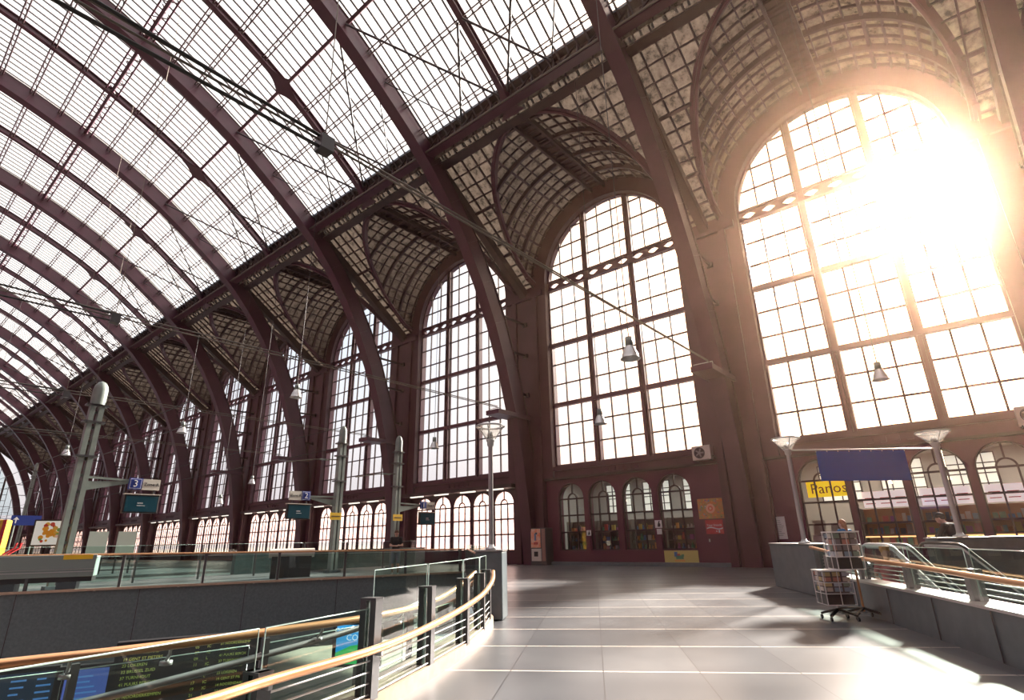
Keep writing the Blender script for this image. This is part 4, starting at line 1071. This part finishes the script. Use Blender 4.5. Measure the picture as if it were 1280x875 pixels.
psign('1', 'platform number 1 sign seen from the side beside the right lattice mast', 20.46, 18.9, False, 2.94); arm('grey bracket arm reaching right from the right lattice mast', 19.1, 20.46, 2.85)
for x, lab in ((15.3, 'yellow plate on the left lattice mast'), (18.95, 'yellow plate on the right lattice mast')):
    m = MB(); m.box(x - .38, -23.5, 2.3, x + .22, -23.48, 2.62); o = m.build('warning_plate', M['yellow']); tag(o, lab, 'plate')
    m = MB(); m.box(x - .3, -23.48, 2.44, x + .14, -23.475, 2.48); m.build('text_line', M['letter'], o)
for (x, z, lab) in ((14.2, 5.1, 'catenary arm with insulators on the left lattice mast'), (17.9, 4.7, 'catenary arm with insulators on the right lattice mast')):
    a = empty('insulator_arm', lab, 'bracket arm'); m = MB(); m.tube([(x + 1.1, -23.7, z), (x - .2, -23.7, z - .1), (x - 1.6, -23.7, z - .35)], .03, 6); m.build('tube', M['wire'], a)
    m = MB()
    for i in range(5): m.lathe((x + .1 + i * .09, -23.7, z - .12), [(0, 0), (.07, .04), (.07, .07), (0, .1)], 10)
    m.build('insulator', M['mast'], a)
fm_ = mast('thin dark mast far down the platform near the left edge', 13.2, 10.2, .3); fm_.location = fl((13.2, -78, 0))
# ------------------------------------------------------------------ far platform furniture
c = empty('platform_cabinet', 'long grey metal cabinet on black feet behind the far railing, bottom left', 'cabinet', loc=(2.9, -23.72, 0), rz=math.atan2(sd.y, sd.x))
m = MB(); m.box(-2.2, -.36, .42, 3.3, .4, 1.06); m.build('body', pbr('grey_green_cabinet', (.20, .25, .24), .45), c, .02)
m = MB(); m.box(-2.2, -.38, .28, 3.28, .38, .42); m.build('plinth', M['black'], c)
for x in (-1.2, .9, 2.4): m = MB(); m.box(x, -.3, 0, x + .5, .3, .28); m.build('foot', M['black'], c)
m = MB(); m.box(-2.2, .4, .56, 3.3, .41, .58); m.box(-2.2, .4, .64, 3.3, .41, .65); m.build('seam', M['chrome'], c)
m = MB(); m.box(2.45, .4, .93, 3.2, .412, 1.06); m.build('yellow_label', M['yellow'], c)
for (loc, L_, lab) in (((4.0, -32.2), 2.6, 'long rounded beige bench top at the far left behind the railing'), ((12.4, -22.0), 1.7, 'rounded beige bench top behind the railing under the number 2 sign')):
    b_ = empty('rounded_bench', lab, 'bench', loc=(*loc, 0), rz=math.atan2(sd.y, sd.x)); z = 1.12 if L_ > 2 else .92
    m = MB(); m.tube([(-L_ / 2, 0, z), (L_ / 2, 0, z)], .17, 16); m.build('roll', M['offwhite'], b_); m = MB(); m.box(-L_ / 2 + .1, -.12, 0, L_ / 2 - .1, .12, z - .1); m.build('base', M['postgrey'], b_)
# framed food poster
f = empty('food_poster', 'backlit framed poster of colourful food far down the left platform', 'poster', loc=(6.1, -33.4, 0), rz=math.atan2(sd.y, sd.x))
m = MB(); m.box(0, -.06, 1.40, 1.15, .04, 2.55); m.build('frame', M['black'], f); m = MB(); m.box(.06, .04, 1.46, 1.09, .05, 2.49); m.build('sheet', pbr('poster_paper', (.75, .78, .72), .5, emit=(.7, .75, .68), es=.35), f)
m = MB(); m.box(.1, -.04, 0, .2, .04, 1.4); m.box(.95, -.04, 0, 1.05, .04, 1.4); m.build('leg', M['postgrey'], f)
random.seed(5)
for i in range(34):
    a = random.uniform(0, 2 * PI); rr = random.uniform(0, .42); s = random.uniform(.05, .11); xx, zz = .57 + rr * math.cos(a), 1.98 + rr * math.sin(a) * .95
    m = MB(); m.add([(xx, .056 + i * .0004, zz)] + [(xx + s * math.cos(t), .056 + i * .0004, zz + s * math.sin(t)) for t in [2 * PI * j / 10 for j in range(10)]], [(0, j + 1, (j + 1) % 10 + 1) for j in range(10)])
    m.build('printed_fruit', pbr('fruit_print', [(.95, .45, .03), (.9, .6, .1), (.7, .08, .05), (.2, .5, .1), (.95, .75, .6)][0 if rr < .25 else i % 5], .5), f)
d_ = empty('direction_sign', 'small dark blue direction sign with a white arrow near the left edge', 'sign', loc=(6.2, -39.5, 0))
m = MB(); m.box(0, -.03, 2.5, 1.25, .03, 3.0); m.build('panel', M['signblue'], d_); m = MB(); m.tube([(.2, 0, 0), (.2, 0, 2.5)], .04, 8); m.tube([(1.05, 0, 0), (1.05, 0, 2.5)], .04, 8); m.build('pole', M['mast'], d_)
m = MB(); m.poly((.18, .035, 2.6), (.24, .035, 2.6), (.24, .035, 2.78), (.34, .035, 2.78), (.21, .035, 2.93), (.08, .035, 2.78), (.18, .035, 2.78)); m.build('arrow', M['letterw'], d_)
yb_ = empty('yellow_kiosk', 'bright yellow upright panel cropped by the left edge of the photo', 'kiosk', loc=(3.2, -29.6, 0), rz=math.atan2(sd.y, sd.x))
m = MB(); m.box(0, -.4, .1, 1.45, .4, 2.35); m.build('body', pbr('yellow_cladding', (.75, .42, .03), .5), yb_, .03)
m = MB(); 
for i in range(7): m.box(.12 + i * .19, .4, .15, .15 + i * .19, .415, 2.3)
m.build('ribs', M['orange'], yb_); m = MB(); m.box(1.36, .40, .1, 1.47, .42, 2.35); m.build('red_edge', M['red'], yb_)
rr_ = empty('red_frame', 'bent bright red tubular frame with a yellow foot standing at the left edge', 'frame', loc=(3.95, -24.6, 0))
m = MB()
for dx in (0, .12): m.tube([(.22 + dx, 0, 1.46), (.2 + dx, 0, 1.3), (-.05 + dx, 0, 1.12), (-.12 + dx, 0, .6), (-.08 + dx, 0, .36)], .03, 8)
m.build('tube', pbr('bright_red_paint', (.8, .06, .06), .4), rr_); m = MB(); m.lathe((-.02, 0, 0), [(0, 0), (.16, 0), (.14, .2), (.07, .36), (0, .38)], 12); m.build('foot', M['yellow'], rr_)
# small white notice boards seen through the far rail
for i, (x, y, lab) in enumerate(((8.9, -36, 'left'), (10.2, -36, 'right'))):
    n_ = empty('notice_board', 'pale green glass notice board down the platform, %s one of the pair' % lab, 'board', loc=(x, y, 0)); m = MB(); m.box(0, -.03, .9, .85, .03, 2.1); m.build('panel', pbr('pale_green_board', (.45, .52, .45), .5), n_); m = MB(); m.box(.05, -.03, 0, .12, .03, .9); m.box(.72, -.03, 0, .79, .03, .9); m.build('leg', M['postgrey'], n_)
# glass rail further back on the crossing
r7 = empty('platform_rail', 'thin glass rail behind the far railing along the platform ends', 'railing')
for i in range(9):
    a, b_ = Vector((1 + i * 2.3, -25.2, 0)), Vector((3.2 + i * 2.3, -25.2, 0)); pane1(r7, a, b_, .1, 1.32)
    m = MB(); m.box(a.x - .03, -25.23, 0, a.x + .03, -25.17, 1.3); m.build('post', M['postgrey'], r7)
lw = MB(); lw.box(12.5, -27.4, 0, 24, -27.1, .95); struct(lw.build('wall_platform', M['concrete']))
lc = MB(); lc.box(-12, -60, 0, -2, -28, 1.0); 
# ------------------------------------------------------------------ lower level seen through the void
ang = -math.atan2(sd.y, sd.x)
def PB(u, z, off=0.): 
    p = Vector((4.56, -10.96, 0)) + sd * u + nrm * off; return Vector((p.x, p.y, z))
db = empty('departures_board', 'long black departures board with rows of yellow text below the far granite edge', 'departures board')
m = MB()
def slabbox(m, u0, u1, z0, z1, o0, o1):
    v_ = [PB(u, z, o) for o in (o0, o1) for (u, z) in ((u0, z0), (u1, z0), (u1, z1), (u0, z1))]; m.add(v_, [(0, 1, 2, 3), (7, 6, 5, 4), (0, 4, 5, 1), (1, 5, 6, 2), (2, 6, 7, 3), (3, 7, 4, 0)])
slabbox(m, -1.12, 1.05, -1.3, -.24, -.2, 0); m.build('housing', M['black'], db)
rows = ['07 HASSELT P BRUSSEL', '14 ROOSENDAAL', '19 GENT ST PIETERS', '23 LOKEREN', '32 BRUSSEL ZUID', '37 TURNHOUT', '41 PUURS BERCHEM', '44 LEUVEN', '51 NOORDERKEMPEN', '58 ESSEN']
for i, t_ in enumerate(rows):
    p = PB(-1.0, -.32 - i * .09, .006); text(t_, .062, M['yl'], db, (p.x, -p.y, p.z), (R(90), 0, ang), align='LEFT')
    p = PB(.02, -.32 - i * .09, .006); text('%02d' % (3 + i * 2), .062, M['yl'], db, (p.x, -p.y, p.z), (R(90), 0, ang), align='LEFT')
    p = PB(.20, -.32 - i * .09, .006); text('IC' if i % 3 else 'L', .062, M['yl'], db, (p.x, -p.y, p.z), (R(90), 0, ang), align='LEFT')
    p = PB(.40, -.30 - i * .09, .006); text(rows[-1 - i][:14], .055, M['yl'], db, (p.x, -p.y, p.z), (R(90), 0, ang), align='LEFT')
for u in (-1.0, .95): m = MB(); p = PB(u, 0, -.1); m.bar((p.x, p.y, -5.5), (p.x, p.y, -1.3), .08, .08); m.build('leg', M['postgrey'], db)
for (nm, lab, u0, u1, z0, z1, mt_) in (('advert_screen', 'glowing blue screen with lines of text left of the yellow departures rows', -1.72, -1.16, -1.25, -.58, pbr('blue_video', (.05, .08, .3), .3, emit=(.12, .17, .62), es=.55)), ('timetable_screen', 'dark screen with small blue text in the bottom left corner', -3.1, -1.85, -1.35, -.55, pbr('dark_video', (.01, .02, .04), .3, emit=(.01, .03, .07), es=.5))):
    o = empty(nm, lab, 'screen'); m = MB(); slabbox(m, u0 - .1, u1 + .04, z0 - .06, z1 + .06, -.15, 0); m.build('housing', M['black'], o)
    m = MB(); slabbox(m, u0, u1, z0, z1, 0, .008); m.build('display', mt_, o)
    m = MB()
    for i in range(8):
        for j in range(1 if nm == 'advert_screen' else 4):
            L_ = random.uniform(.4, .8) * (u1 - u0) / (1.2 if nm == 'advert_screen' else 5); uu = u0 + .1 + j * (u1 - u0) / 4; zz = z1 - .1 - i * (z1 - z0) / 9
            slabbox(m, uu, uu + L_, zz - .012, zz + .012, .008, .012)
    m.build('text_line', M['ledb'], o)
    m = MB(); p = PB((u0 + u1) / 2, 0, -.1); m.bar((p.x, p.y, -5.5), (p.x, p.y, z0), .08, .08); m.build('leg', M['postgrey'], o)
# blue and green advertising screen
a0 = Vector((4.93, -7.34, 0)); da = Vector((.62, .785, 0)).normalized()
na = Vector((-da.y, da.x, 0))
ad = empty('advertising_display', 'bright blue and green advertising screen seen through the railing glass', 'advert'); m = MB()
def ab(m, u0, u1, z0, z1, o0, o1):
    v_ = [a0 + da * u + na * o + Vector((0, 0, z)) for o in (o0, o1) for (u, z) in ((u0, z0), (u1, z0), (u1, z1), (u0, z1))]; m.add(v_, [(0, 1, 2, 3), (7, 6, 5, 4), (0, 4, 5, 1), (1, 5, 6, 2), (2, 6, 7, 3), (3, 7, 4, 0)])
ab(m, -.05, .63, -.38, .17, -.05, 0); m.build('housing', M['black'], ad)
m = MB(); ab(m, 0, .58, -.2, .14, 0, .005); m.build('sky_area', pbr('advert_blue', (.05, .35, .8), .4, emit=(.03, .45, 1.), es=.8), ad)
m = MB(); q_ = [a0 + da * u + na * .008 + Vector((0, 0, z)) for u, z in ((0, -.34), (.58, -.34), (.58, -.14), (.35, -.10), (.2, -.12), (0, -.2))]; m.poly(*q_); m.build('green_hill', pbr('advert_green', (.1, .6, .2), .4, emit=(.05, .75, .18), es=.7), ad)
for t_, z, s in (('OONLEZ A COO', .075, .085), ('COOR', -.02, .11)):
    p = a0 + da * .3 + na * .012; text(t_, s, M.setdefault('adw', pbr('advert_white', (.9, .9, .9), .4, emit=(1, 1, 1), es=.9)), ad, (p.x, -p.y, z), (R(90), 0, -math.atan2(da.y, da.x)), depth=.002)
m = MB(); p = a0 + da * .3 - na * .03; m.bar((p.x, p.y, -5.5), (p.x, p.y, -.38), .1, .05); m.build('leg', M['postgrey'], ad)
# lower flight: sloping stone ramp between the two railings
rp_ = MB(); P0, P1 = Vector((6.9, -6.7, -.45)), Vector((-4, -8.2, -5.4))
w_ = Vector((.3, -1.9, 0)); rp_.add([P0, P0 + w_, P1 + w_, P1, P0 + Vector((0, 0, -.3)), P0 + w_ + Vector((0, 0, -.3)), P1 + w_ + Vector((0, 0, -.3)), P1 + Vector((0, 0, -.3))], [(0, 1, 2, 3), (7, 6, 5, 4), (0, 4, 5, 1), (1, 5, 6, 2), (2, 6, 7, 3), (3, 7, 4, 0)])

# ------------------------------------------------------------------ postcard rack
rk = empty('postcard_rack', 'wheeled postcard rack of two stacked display boxes beside the right parapet', 'rack', loc=(10.12, -1.93, 0), rz=math.atan2(SN.y, SN.x))
# local x = across the walkway to the right, local y(drawn) = ...
CARD = [pbr('postcard_print', c, .5) for c in ((.60, .50, .42), (.30, .38, .46), (.75, .70, .64), (.55, .26, .2), (.25, .32, .24), (.65, .52, .26), (.25, .22, .22), (.55, .58, .62))]
def cage(x0, x1, y0, y1, z0, z1, key):
    f = MB()
    for x in (x0, (x0 + x1) / 2, x1):
        for y in (y0, (y0 + y1) / 2, y1):
            if x in (x0, x1) or y in (y0, y1): f.tube([(x, y, z0), (x, y, z1)], .0065, 5)
    for z in (z0, z0 + (z1 - z0) * .33, z0 + (z1 - z0) * .66, z1):
        f.tube([(x0, y0, z), (x1, y0, z), (x1, y1, z), (x0, y1, z)], .006, 5, closed=True)
    f.build('wire_cage', M['white'], rk)
    t = MB(); t.box(x0 - .01, y0 - .01, z1, x1 + .01, y1 + .01, z1 + .015); t.build('lid', M['white'], rk)
    b_ = MB(); b_.box(x0 + .02, y0 + .02, z0, x1 - .02, y1 - .02, z0 + .16); b_.build('black_panel', M['black'], rk)
    b_ = MB(); b_.box(x0 + .05, y0 + .05, z0 + .16, x1 - .05, y1 - .05, z1 - .01); b_.build('inner_core', M['shopdark'], rk)
    random.seed(key)
    nz = 4
    for zi in range(nz):
        z = z0 + .18 + zi * (z1 - z0 - .18) / nz; h = (z1 - z0 - .2) / nz * .85
        for s_ in range(4):
            for j in range(3):
                c_ = MB(); u = (j + .08) / 3; v_ = (j + .86) / 3
                if s_ == 0: c_.box(x0 + (x1 - x0) * u, y1 - .035, z, x0 + (x1 - x0) * v_, y1 - .028, z + h)
                elif s_ == 1: c_.box(x0 + .028, y0 + (y1 - y0) * u, z, x0 + .035, y0 + (y1 - y0) * v_, z + h)
                elif s_ == 2: c_.box(x0 + (x1 - x0) * u, y0 + .028, z, x0 + (x1 - x0) * v_, y0 + .035, z + h)
                else: c_.box(x1 - .035, y0 + (y1 - y0) * u, z, x1 - .028, y0 + (y1 - y0) * v_, z + h)
                c_.build('postcard', random.choice(CARD), rk)
cage(-.10, .28, -.28, .12, .70, 1.23, 1); cage(-.38, .02, -.20, .22, .22, .68, 2)
m = MB(); m.tube([(.22, -.1, .1), (.22, -.1, .75)], .018, 8); m.build('pole', M['brass'], rk); m = MB(); m.tube([(-.18, .02, .1), (-.18, .02, .24)], .02, 8); m.build('pole', M['chrome'], rk)
for (cx, cy) in ((-.18, .02), (.22, -.1)):
    for i in range(4):
        a = PI / 4 + i * PI / 2; m = MB(); ex, ey = cx + .26 * math.cos(a), cy + .26 * math.sin(a)
        m.bar((cx, cy, .15), (ex, ey, .075), .035, .03); m.build('foot_bar', M['black'], rk)
        m = MB(); m.tube([(ex - .012, ey, .03), (ex + .012, ey, .03)], .03, 12); m.build('caster', M['rubber'], rk)
m = MB(); m.tube([(-.18, .02, .16), (.22, -.1, .16)], .012, 6); m.tube([(-.18, .1, .1), (.22, 0, .1)], .01, 6); m.build('tie_bar', M['chrome'], rk)

# ------------------------------------------------------------------ people
def cap(bm, a, b, ra, rb, n=12):
    a, b = Vector(a), Vector(b); d = (b - a); L = max(d.length, 1e-4); q = d.normalized().to_track_quat('Z', 'Y').to_matrix(); vs = []
    prof = [(ra * math.sin(t), -ra * math.cos(t)) for t in [0.02, .5, 1.0, PI / 2]] + [(rb * math.sin(t), L - rb * math.cos(t)) for t in [PI / 2, 2.1, 2.6, PI - .02]]
    for r, z in prof: vs.append([bm.verts.new(a + q @ Vector((r * math.cos(2 * PI * k / n), r * math.sin(2 * PI * k / n), z))) for k in range(n)])
    for i in range(len(vs) - 1):
        for k in range(n): bm.faces.new((vs[i][k], vs[i][(k + 1) % n], vs[i + 1][(k + 1) % n], vs[i + 1][k]))
    bm.faces.new(list(reversed(vs[0]))); bm.faces.new(vs[-1])
def ell(bm, c, r, rot=None):
    mt_ = Matrix.Translation(Vector(c)) @ (rot or Matrix.Identity(4)) @ Matrix.Diagonal((*r, 1)); bmesh.ops.create_uvsphere(bm, u_segments=14, v_segments=10, radius=1, matrix=mt_)
def blob(name, fn, mat, parent, vox=.013):
    bm = bmesh.new(); fn(bm); me = bpy.data.meshes.new(name); bm.to_mesh(me); bm.free(); o = bpy.data.objects.new(name, me); C.objects.link(o)
    md = o.modifiers.new('r', 'REMESH'); md.mode = 'VOXEL'; md.voxel_size = vox; s = o.modifiers.new('s', 'SMOOTH'); s.factor = .5; s.iterations = 2
    me2 = bpy.data.meshes.new_from_object(o.evaluated_get(bpy.context.evaluated_depsgraph_get())); bpy.data.objects.remove(o)
    me2.polygons.foreach_set('use_smooth', [True] * len(me2.polygons)); me2.materials.clear(); me2.materials.append(mat)
    o = bpy.data.objects.new(name, me2); C.objects.link(o); o.parent = parent; return o
def person(label, loc, face, H=1.75, lean=0., head_pitch=0., arms=None, hair='short', hair_col=(.05, .03, .02), top=(.02, .02, .02), top2=None, bottom=(.2, .24, .28), shorts=True, cap_=None, step=.06, build=1.):
    """face: drawn-plan heading in degrees (0 = into the wall, 90 = to the right)"""
    root = empty('person', label, 'person', loc=loc, rz=R(face)); root.scale = (H / 1.75,) * 3
    Rm = Matrix.Translation((0, 0, .93)) @ Matrix.Rotation(R(lean), 4, 'Y') @ Matrix.Translation((0, 0, -.93))
    up = lambda x, y, z: Rm @ Vector((x, y, z))
    hc = up(0.02, 0, 1.62); HR = Matrix.Rotation(R(lean * .5 + head_pitch), 4, 'Y'); hd = lambda x, y, z: hc + HR.to_3x3() @ Vector((x, y, z))
    sh = [up(0, s * .185 * build, 1.42) for s in (-1, 1)]
    arms = arms or [((.03, -.24, 1.14), (.06, -.24, .90)), ((.03, .24, 1.14), (.06, .24, .90))]
    el = [Vector(a[0]) for a in arms]; wr = [Vector(a[1]) for a in arms]
    hip = [Vector((0, s * .09, .90)) for s in (-1, 1)]; kn = [Vector((.03 + s * step, s * .10, .49)) for s in (-1, 1)]; an = [Vector((-.01 + s * step, s * .105, .08)) for s in (-1, 1)]
    def body(bm):
        ell(bm, hd(0, 0, .01), (.092, .075, .115)); ell(bm, hd(.03, 0, -.055), (.062, .055, .06)); ell(bm, hd(.098, 0, -.012), (.018, .013, .024)); ell(bm, hd(.088, 0, -.06), (.014, .024, .010))
        for s in (-1, 1): ell(bm, hd(0, s * .078, -.01), (.022, .014, .032)); ell(bm, hd(.078, s * .03, .012), (.014, .016, .012))
        cap(bm, up(-.01, 0, 1.42), hd(-.01, 0, -.06), .062, .052)
        ell(bm, up(0, 0, 1.27), (.105 * build, .16 * build, .18)); ell(bm, up(0, 0, 1.08), (.095 * build, .135 * build, .15)); ell(bm, (0, 0, .94), (.105, .15, .12))
        for i, s in enumerate((-1, 1)):
            cap(bm, up(0, s * .06, 1.42), sh[i], .06, .058); cap(bm, sh[i], el[i], .05, .038); cap(bm, el[i], wr[i], .036, .026)
            d = (wr[i] - el[i]).normalized(); side = d.cross(Vector((0, 0, 1))); side = side.normalized() if side.length > .1 else Vector((0, s, 0)); palm = wr[i] + d * .05
            nrm_ = side.cross(d).normalized(); cap(bm, wr[i], palm + d * .03, .026, .034)
            for f in range(4):
                b0 = palm + d * .045 + side * (f - 1.5) * .02; L_ = (.032, .038, .036, .028)[f]; b1 = b0 + d * L_; b2 = b1 + (d * .6 - nrm_ * .8).normalized() * L_ * .9
                cap(bm, b0, b1, .010, .009, 8); cap(bm, b1, b2, .009, .008, 8)
            t0 = palm - side * .03 * s; cap(bm, t0, t0 + (d * .6 - side * .8 * s).normalized() * .045, .012, .010, 8)
            cap(bm, hip[i], kn[i], .082, .055); cap(bm, kn[i], an[i], .052, .036); ell(bm, an[i].lerp(kn[i], .62) + Vector((-.02, 0, 0)), (.052, .05, .11))
            cap(bm, an[i] + Vector((-.03, 0, -.03)), an[i] + Vector((.15, 0, -.045)), .038, .032)
    blob('body', body, M['skin'], root, .011)
    def shirt(bm):
        ell(bm, up(0, 0, 1.27), (.125 * build, .185 * build, .20)); ell(bm, up(0, 0, 1.07), (.118 * build, .165 * build, .18)); cap(bm, up(0, -.07, 1.42), up(0, .07, 1.42), .075, .075)
        for i, s in enumerate((-1, 1)):
            cap(bm, up(0, s * .06, 1.41), sh[i], .07, .07); e = el[i] if not shorts or top2 == 'long' else sh[i].lerp(el[i], .62); cap(bm, sh[i], e, .066, .056)
            if top2 == 'long': cap(bm, el[i], el[i].lerp(wr[i], .88), .052, .042)
    blob('shirt', shirt, pbr('shirt_cloth', top, .8), root, .014)
    def pants(bm):
        ell(bm, (0, 0, .93), (.125, .17, .12)); ell(bm, up(0, 0, 1.0), (.118, .16, .07))
        for i in (0, 1):
            if shorts: cap(bm, hip[i], hip[i].lerp(kn[i], .93), .105, .085)
            else: cap(bm, hip[i], kn[i], .10, .07); cap(bm, kn[i], an[i] + Vector((0, 0, .02)), .068, .056)
    blob('trousers' if not shorts else 'shorts', pants, pbr('trouser_cloth', bottom, .8), root, .014)
    for i in (0, 1): 
        def shoe(bm, i=i): cap(bm, an[i] + Vector((-.035, 0, -.035)), an[i] + Vector((.15, 0, -.045)), .044, .038); cap(bm, an[i] + Vector((-.01, 0, -.02)), an[i] + Vector((0, 0, .02)), .045, .042)
        blob('shoe', shoe, M['dirty'], root, .013)
    def hr_(bm):
        ell(bm, hd(-.018, 0, .038), (.095, .084, .10))
        if hair == 'long': cap(bm, hd(-.07, 0, .03), hd(-.10, 0, -.16), .06, .04); ell(bm, hd(-.05, 0, -.03), (.06, .082, .09))
        if hair == 'curly':
            for j in range(16): a = j * 2.4; ell(bm, hd(-.02 + .07 * math.cos(a), .07 * math.sin(a), .07 + .03 * (j % 3)), (.035, .035, .035))
    if cap_ is None: blob('hair', hr_, pbr('hair', hair_col, .7), root, .011)
    else:
        blob('hair', hr_, pbr('hair', hair_col, .7), root, .011)
        def cp_(bm): ell(bm, hd(-.012, 0, .055), (.104, .092, .088)); ell(bm, hd(.10, 0, .045), (.075, .06, .012))
        blob('cap', cp_, pbr('cap_cloth', cap_, .8), root, .012)
    return root
p1 = person('man in black top and grey shorts behind the far railing, looking at his hands', (15.05, -18.75, 0), 118, 1.72, head_pitch=25, arms=[((.05, -.25, 1.14), (.27, -.10, 1.13)), ((.05, .25, 1.14), (.27, .08, 1.15))], hair='short', hair_col=(.10, .05, .03), top=(.012, .012, .015), bottom=(.25, .30, .34))
m = MB(); m.box(.34, -.07, 1.13, .42, .08, 1.145); o = m.build('folded_paper', M['dirty']); o.location = p1.location; o.rotation_euler = p1.rotation_euler; o.scale = p1.scale; tag(o, 'pale paper in the hands of the man behind the far railing', 'paper')
person('woman with reddish ponytail in a bright blue top, standing left behind the postcard rack', (16.4, -2.88, 0), -60, 1.56, lean=6, arms=[((.10, -.25, 1.15), (.34, -.2, 1.10)), ((.06, .25, 1.15), (.28, .18, 1.18))], hair='long', hair_col=(.40, .17, .07), top=(.01, .16, .34), bottom=(.40, .20, .22), shorts=False)
person('blond child in a pink top riding the near escalator, facing the camera', (*sn(11.55, 5.25).xy, -.50), 158, 1.46, hair='curly', hair_col=(.55, .30, .12), top=(.52, .16, .17), bottom=(.2, .25, .35), arms=[((.0, -.27, 1.16), (.16, -.22, 1.02)), ((.0, .27, 1.16), (.16, .20, 1.02))])
person('person in a black cap and black jacket bending forward behind the rear pedestal', (*sn(14.5, 8.3).xy, 0), -75, 1.72, lean=28, head_pitch=-5, hair='short', hair_col=(.03, .02, .02), cap_=(.01, .01, .012), top=(.008, .009, .012), top2='long', bottom=(.02, .02, .03), shorts=False,
       arms=[((.42, -.26, 1.12), (.52, -.15, 1.06)), ((.40, .26, 1.12), (.52, .14, 1.06))], build=1.15)
# pale buildings outside, beyond the windows
M['outside'] = pbr('pale_render', (.55, .52, .60), .8)
random.seed(11)
for i in range(7):
    y0 = -75 + i * 13.5; w = random.uniform(9, 12); h = random.uniform(6.3, 8.3) if i != 5 else 8.2
    root = empty('town_building', 'pale building outside, %s in the row beyond the great windows from the far end' % ORD[i], 'building', loc=(62 + random.uniform(-2, 2), y0, 0))
    m = MB(); m.box(0, 0, -2, 8, w, h); m.build('wall', M['outside'], root); m = MB(); m.poly((-.3, -.3, h), (-.3, w + .3, h), (4, w, h + 1.8), (4, 0, h + 1.8)); m.poly((8.3, -.3, h), (8.3, w + .3, h), (4, w, h + 1.8), (4, 0, h + 1.8)); m.build('roof', pbr('slate', (.42, .40, .46), .8), root)
    for r_ in range(2):
        for q in range(int(w / 2.4)): m = MB(); m.box(-.05, .8 + q * 2.4, 1.2 + r_ * 3, 0, 1.9 + q * 2.4, 2.9 + r_ * 3); m.build('window', pbr('pane_far', (.3, .33, .38), .2) if 'pane_far' not in bpy.data.materials else bpy.data.materials['pane_far'], root)
# ------------------------------------------------------------------ camera, light, world
sc = bpy.context.scene
cam = bpy.data.cameras.new('camera'); co = bpy.data.objects.new('camera', cam); C.objects.link(co)
cam.sensor_width = 36; cam.lens = 686.36 / 1280 * 36; cam.clip_end = 800
pi_, ro, ya = R(19.185), R(-1.1969), R(39.603)
F = Vector((math.cos(ya) * math.cos(pi_), math.sin(ya) * math.cos(pi_), math.sin(pi_)))
Rt = Vector((math.sin(ya), -math.cos(ya), 0)); U = Rt.cross(F)
R2 = Rt * math.cos(ro) + U * math.sin(ro); U2 = U * math.cos(ro) - Rt * math.sin(ro)
mt = Matrix((R2, U2, -F)).transposed().to_4x4(); mt.translation = (0, 0, 1.2); co.matrix_world = mt
sc.camera = co
SUN = Vector((.8935, -.039, .4474)).normalized()
sl = bpy.data.lights.new('sun', 'SUN'); so = bpy.data.objects.new('sun', sl); C.objects.link(so)
sl.energy = SUN_E; sl.angle = R(5.0); sl.color = (1, .89, .78); so.rotation_euler = SUN.to_track_quat('Z', 'Y').to_euler()
w = bpy.data.worlds.new('sky'); sc.world = w; w.use_nodes = True; nt = w.node_tree; nt.nodes.clear()
out = nt.nodes.new('ShaderNodeOutputWorld'); bg = nt.nodes.new('ShaderNodeBackground'); nt.links.new(bg.outputs[0], out.inputs[0])
tc = nt.nodes.new('ShaderNodeTexCoord')
dt = nt.nodes.new('ShaderNodeVectorMath'); dt.operation = 'DOT_PRODUCT'; dt.inputs[1].default_value = SUN; nt.links.new(tc.outputs['Generated'], dt.inputs[0])
mr = nt.nodes.new('ShaderNodeMapRange'); mr.inputs['From Min'].default_value = .55; mr.inputs['From Max'].default_value = 1.0; nt.links.new(dt.outputs['Value'], mr.inputs[0])
pw = nt.nodes.new('ShaderNodeMath'); pw.operation = 'POWER'; pw.inputs[1].default_value = 3.0; nt.links.new(mr.outputs[0], pw.inputs[0])
sp = nt.nodes.new('ShaderNodeSeparateXYZ'); nt.links.new(tc.outputs['Generated'], sp.inputs[0])
rp = nt.nodes.new('ShaderNodeValToRGB'); e = rp.color_ramp.elements
e[0].position = 0.0; e[0].color = (.50, .47, .52, 1); e[1].position = .35; e[1].color = (.90, .98, 1.08, 1)
x = e.new(.06); x.color = (.80, .73, .74, 1); x = e.new(.16); x.color = (.95, .92, .93, 1)
nt.links.new(sp.outputs['Z'], rp.inputs[0])
sc1 = nt.nodes.new('ShaderNodeMixRGB'); sc1.inputs['Color2'].default_value = (5.5, 3.6, 2.2, 1); nt.links.new(pw.outputs[0], sc1.inputs[0]); nt.links.new(rp.outputs[0], sc1.inputs['Color1'])
nt.links.new(sc1.outputs[0], bg.inputs[0]); bg.inputs[1].default_value = SKY
# sunlit haze hanging in the hall
if HAZE:
    m, nt, out = nodes('hall_haze'); v = nt.nodes.new('ShaderNodeVolumeScatter'); v.inputs['Density'].default_value = HAZE; v.inputs['Anisotropy'].default_value = HAZE_G; v.inputs['Color'].default_value = (1, .66, .45, 1)
    nt.links.new(v.outputs[0], out.inputs['Volume'])
    hz = MB(); hz.box(-10.5, -60, .05, 24.4, 11.5, 29); o = hz.build('haze', m); tag(o, 'thin sunlit haze filling the hall air', 'haze', kind='stuff'); o.display_type = 'WIRE'
sc.view_settings.view_transform = 'Standard'; sc.view_settings.look = 'None'; sc.view_settings.gamma = 1; sc.view_settings.use_curve_mapping = False
sc.view_settings.exposure = EXPO
cy = sc.cycles; cy.use_denoising = True; cy.max_bounces = 8; cy.diffuse_bounces = 4; cy.glossy_bounces = 3; cy.transparent_max_bounces = 24; cy.transmission_bounces = 4; cy.volume_bounces = 0
cy.sample_clamp_indirect = 8; cy.caustics_reflective = False; cy.caustics_refractive = False
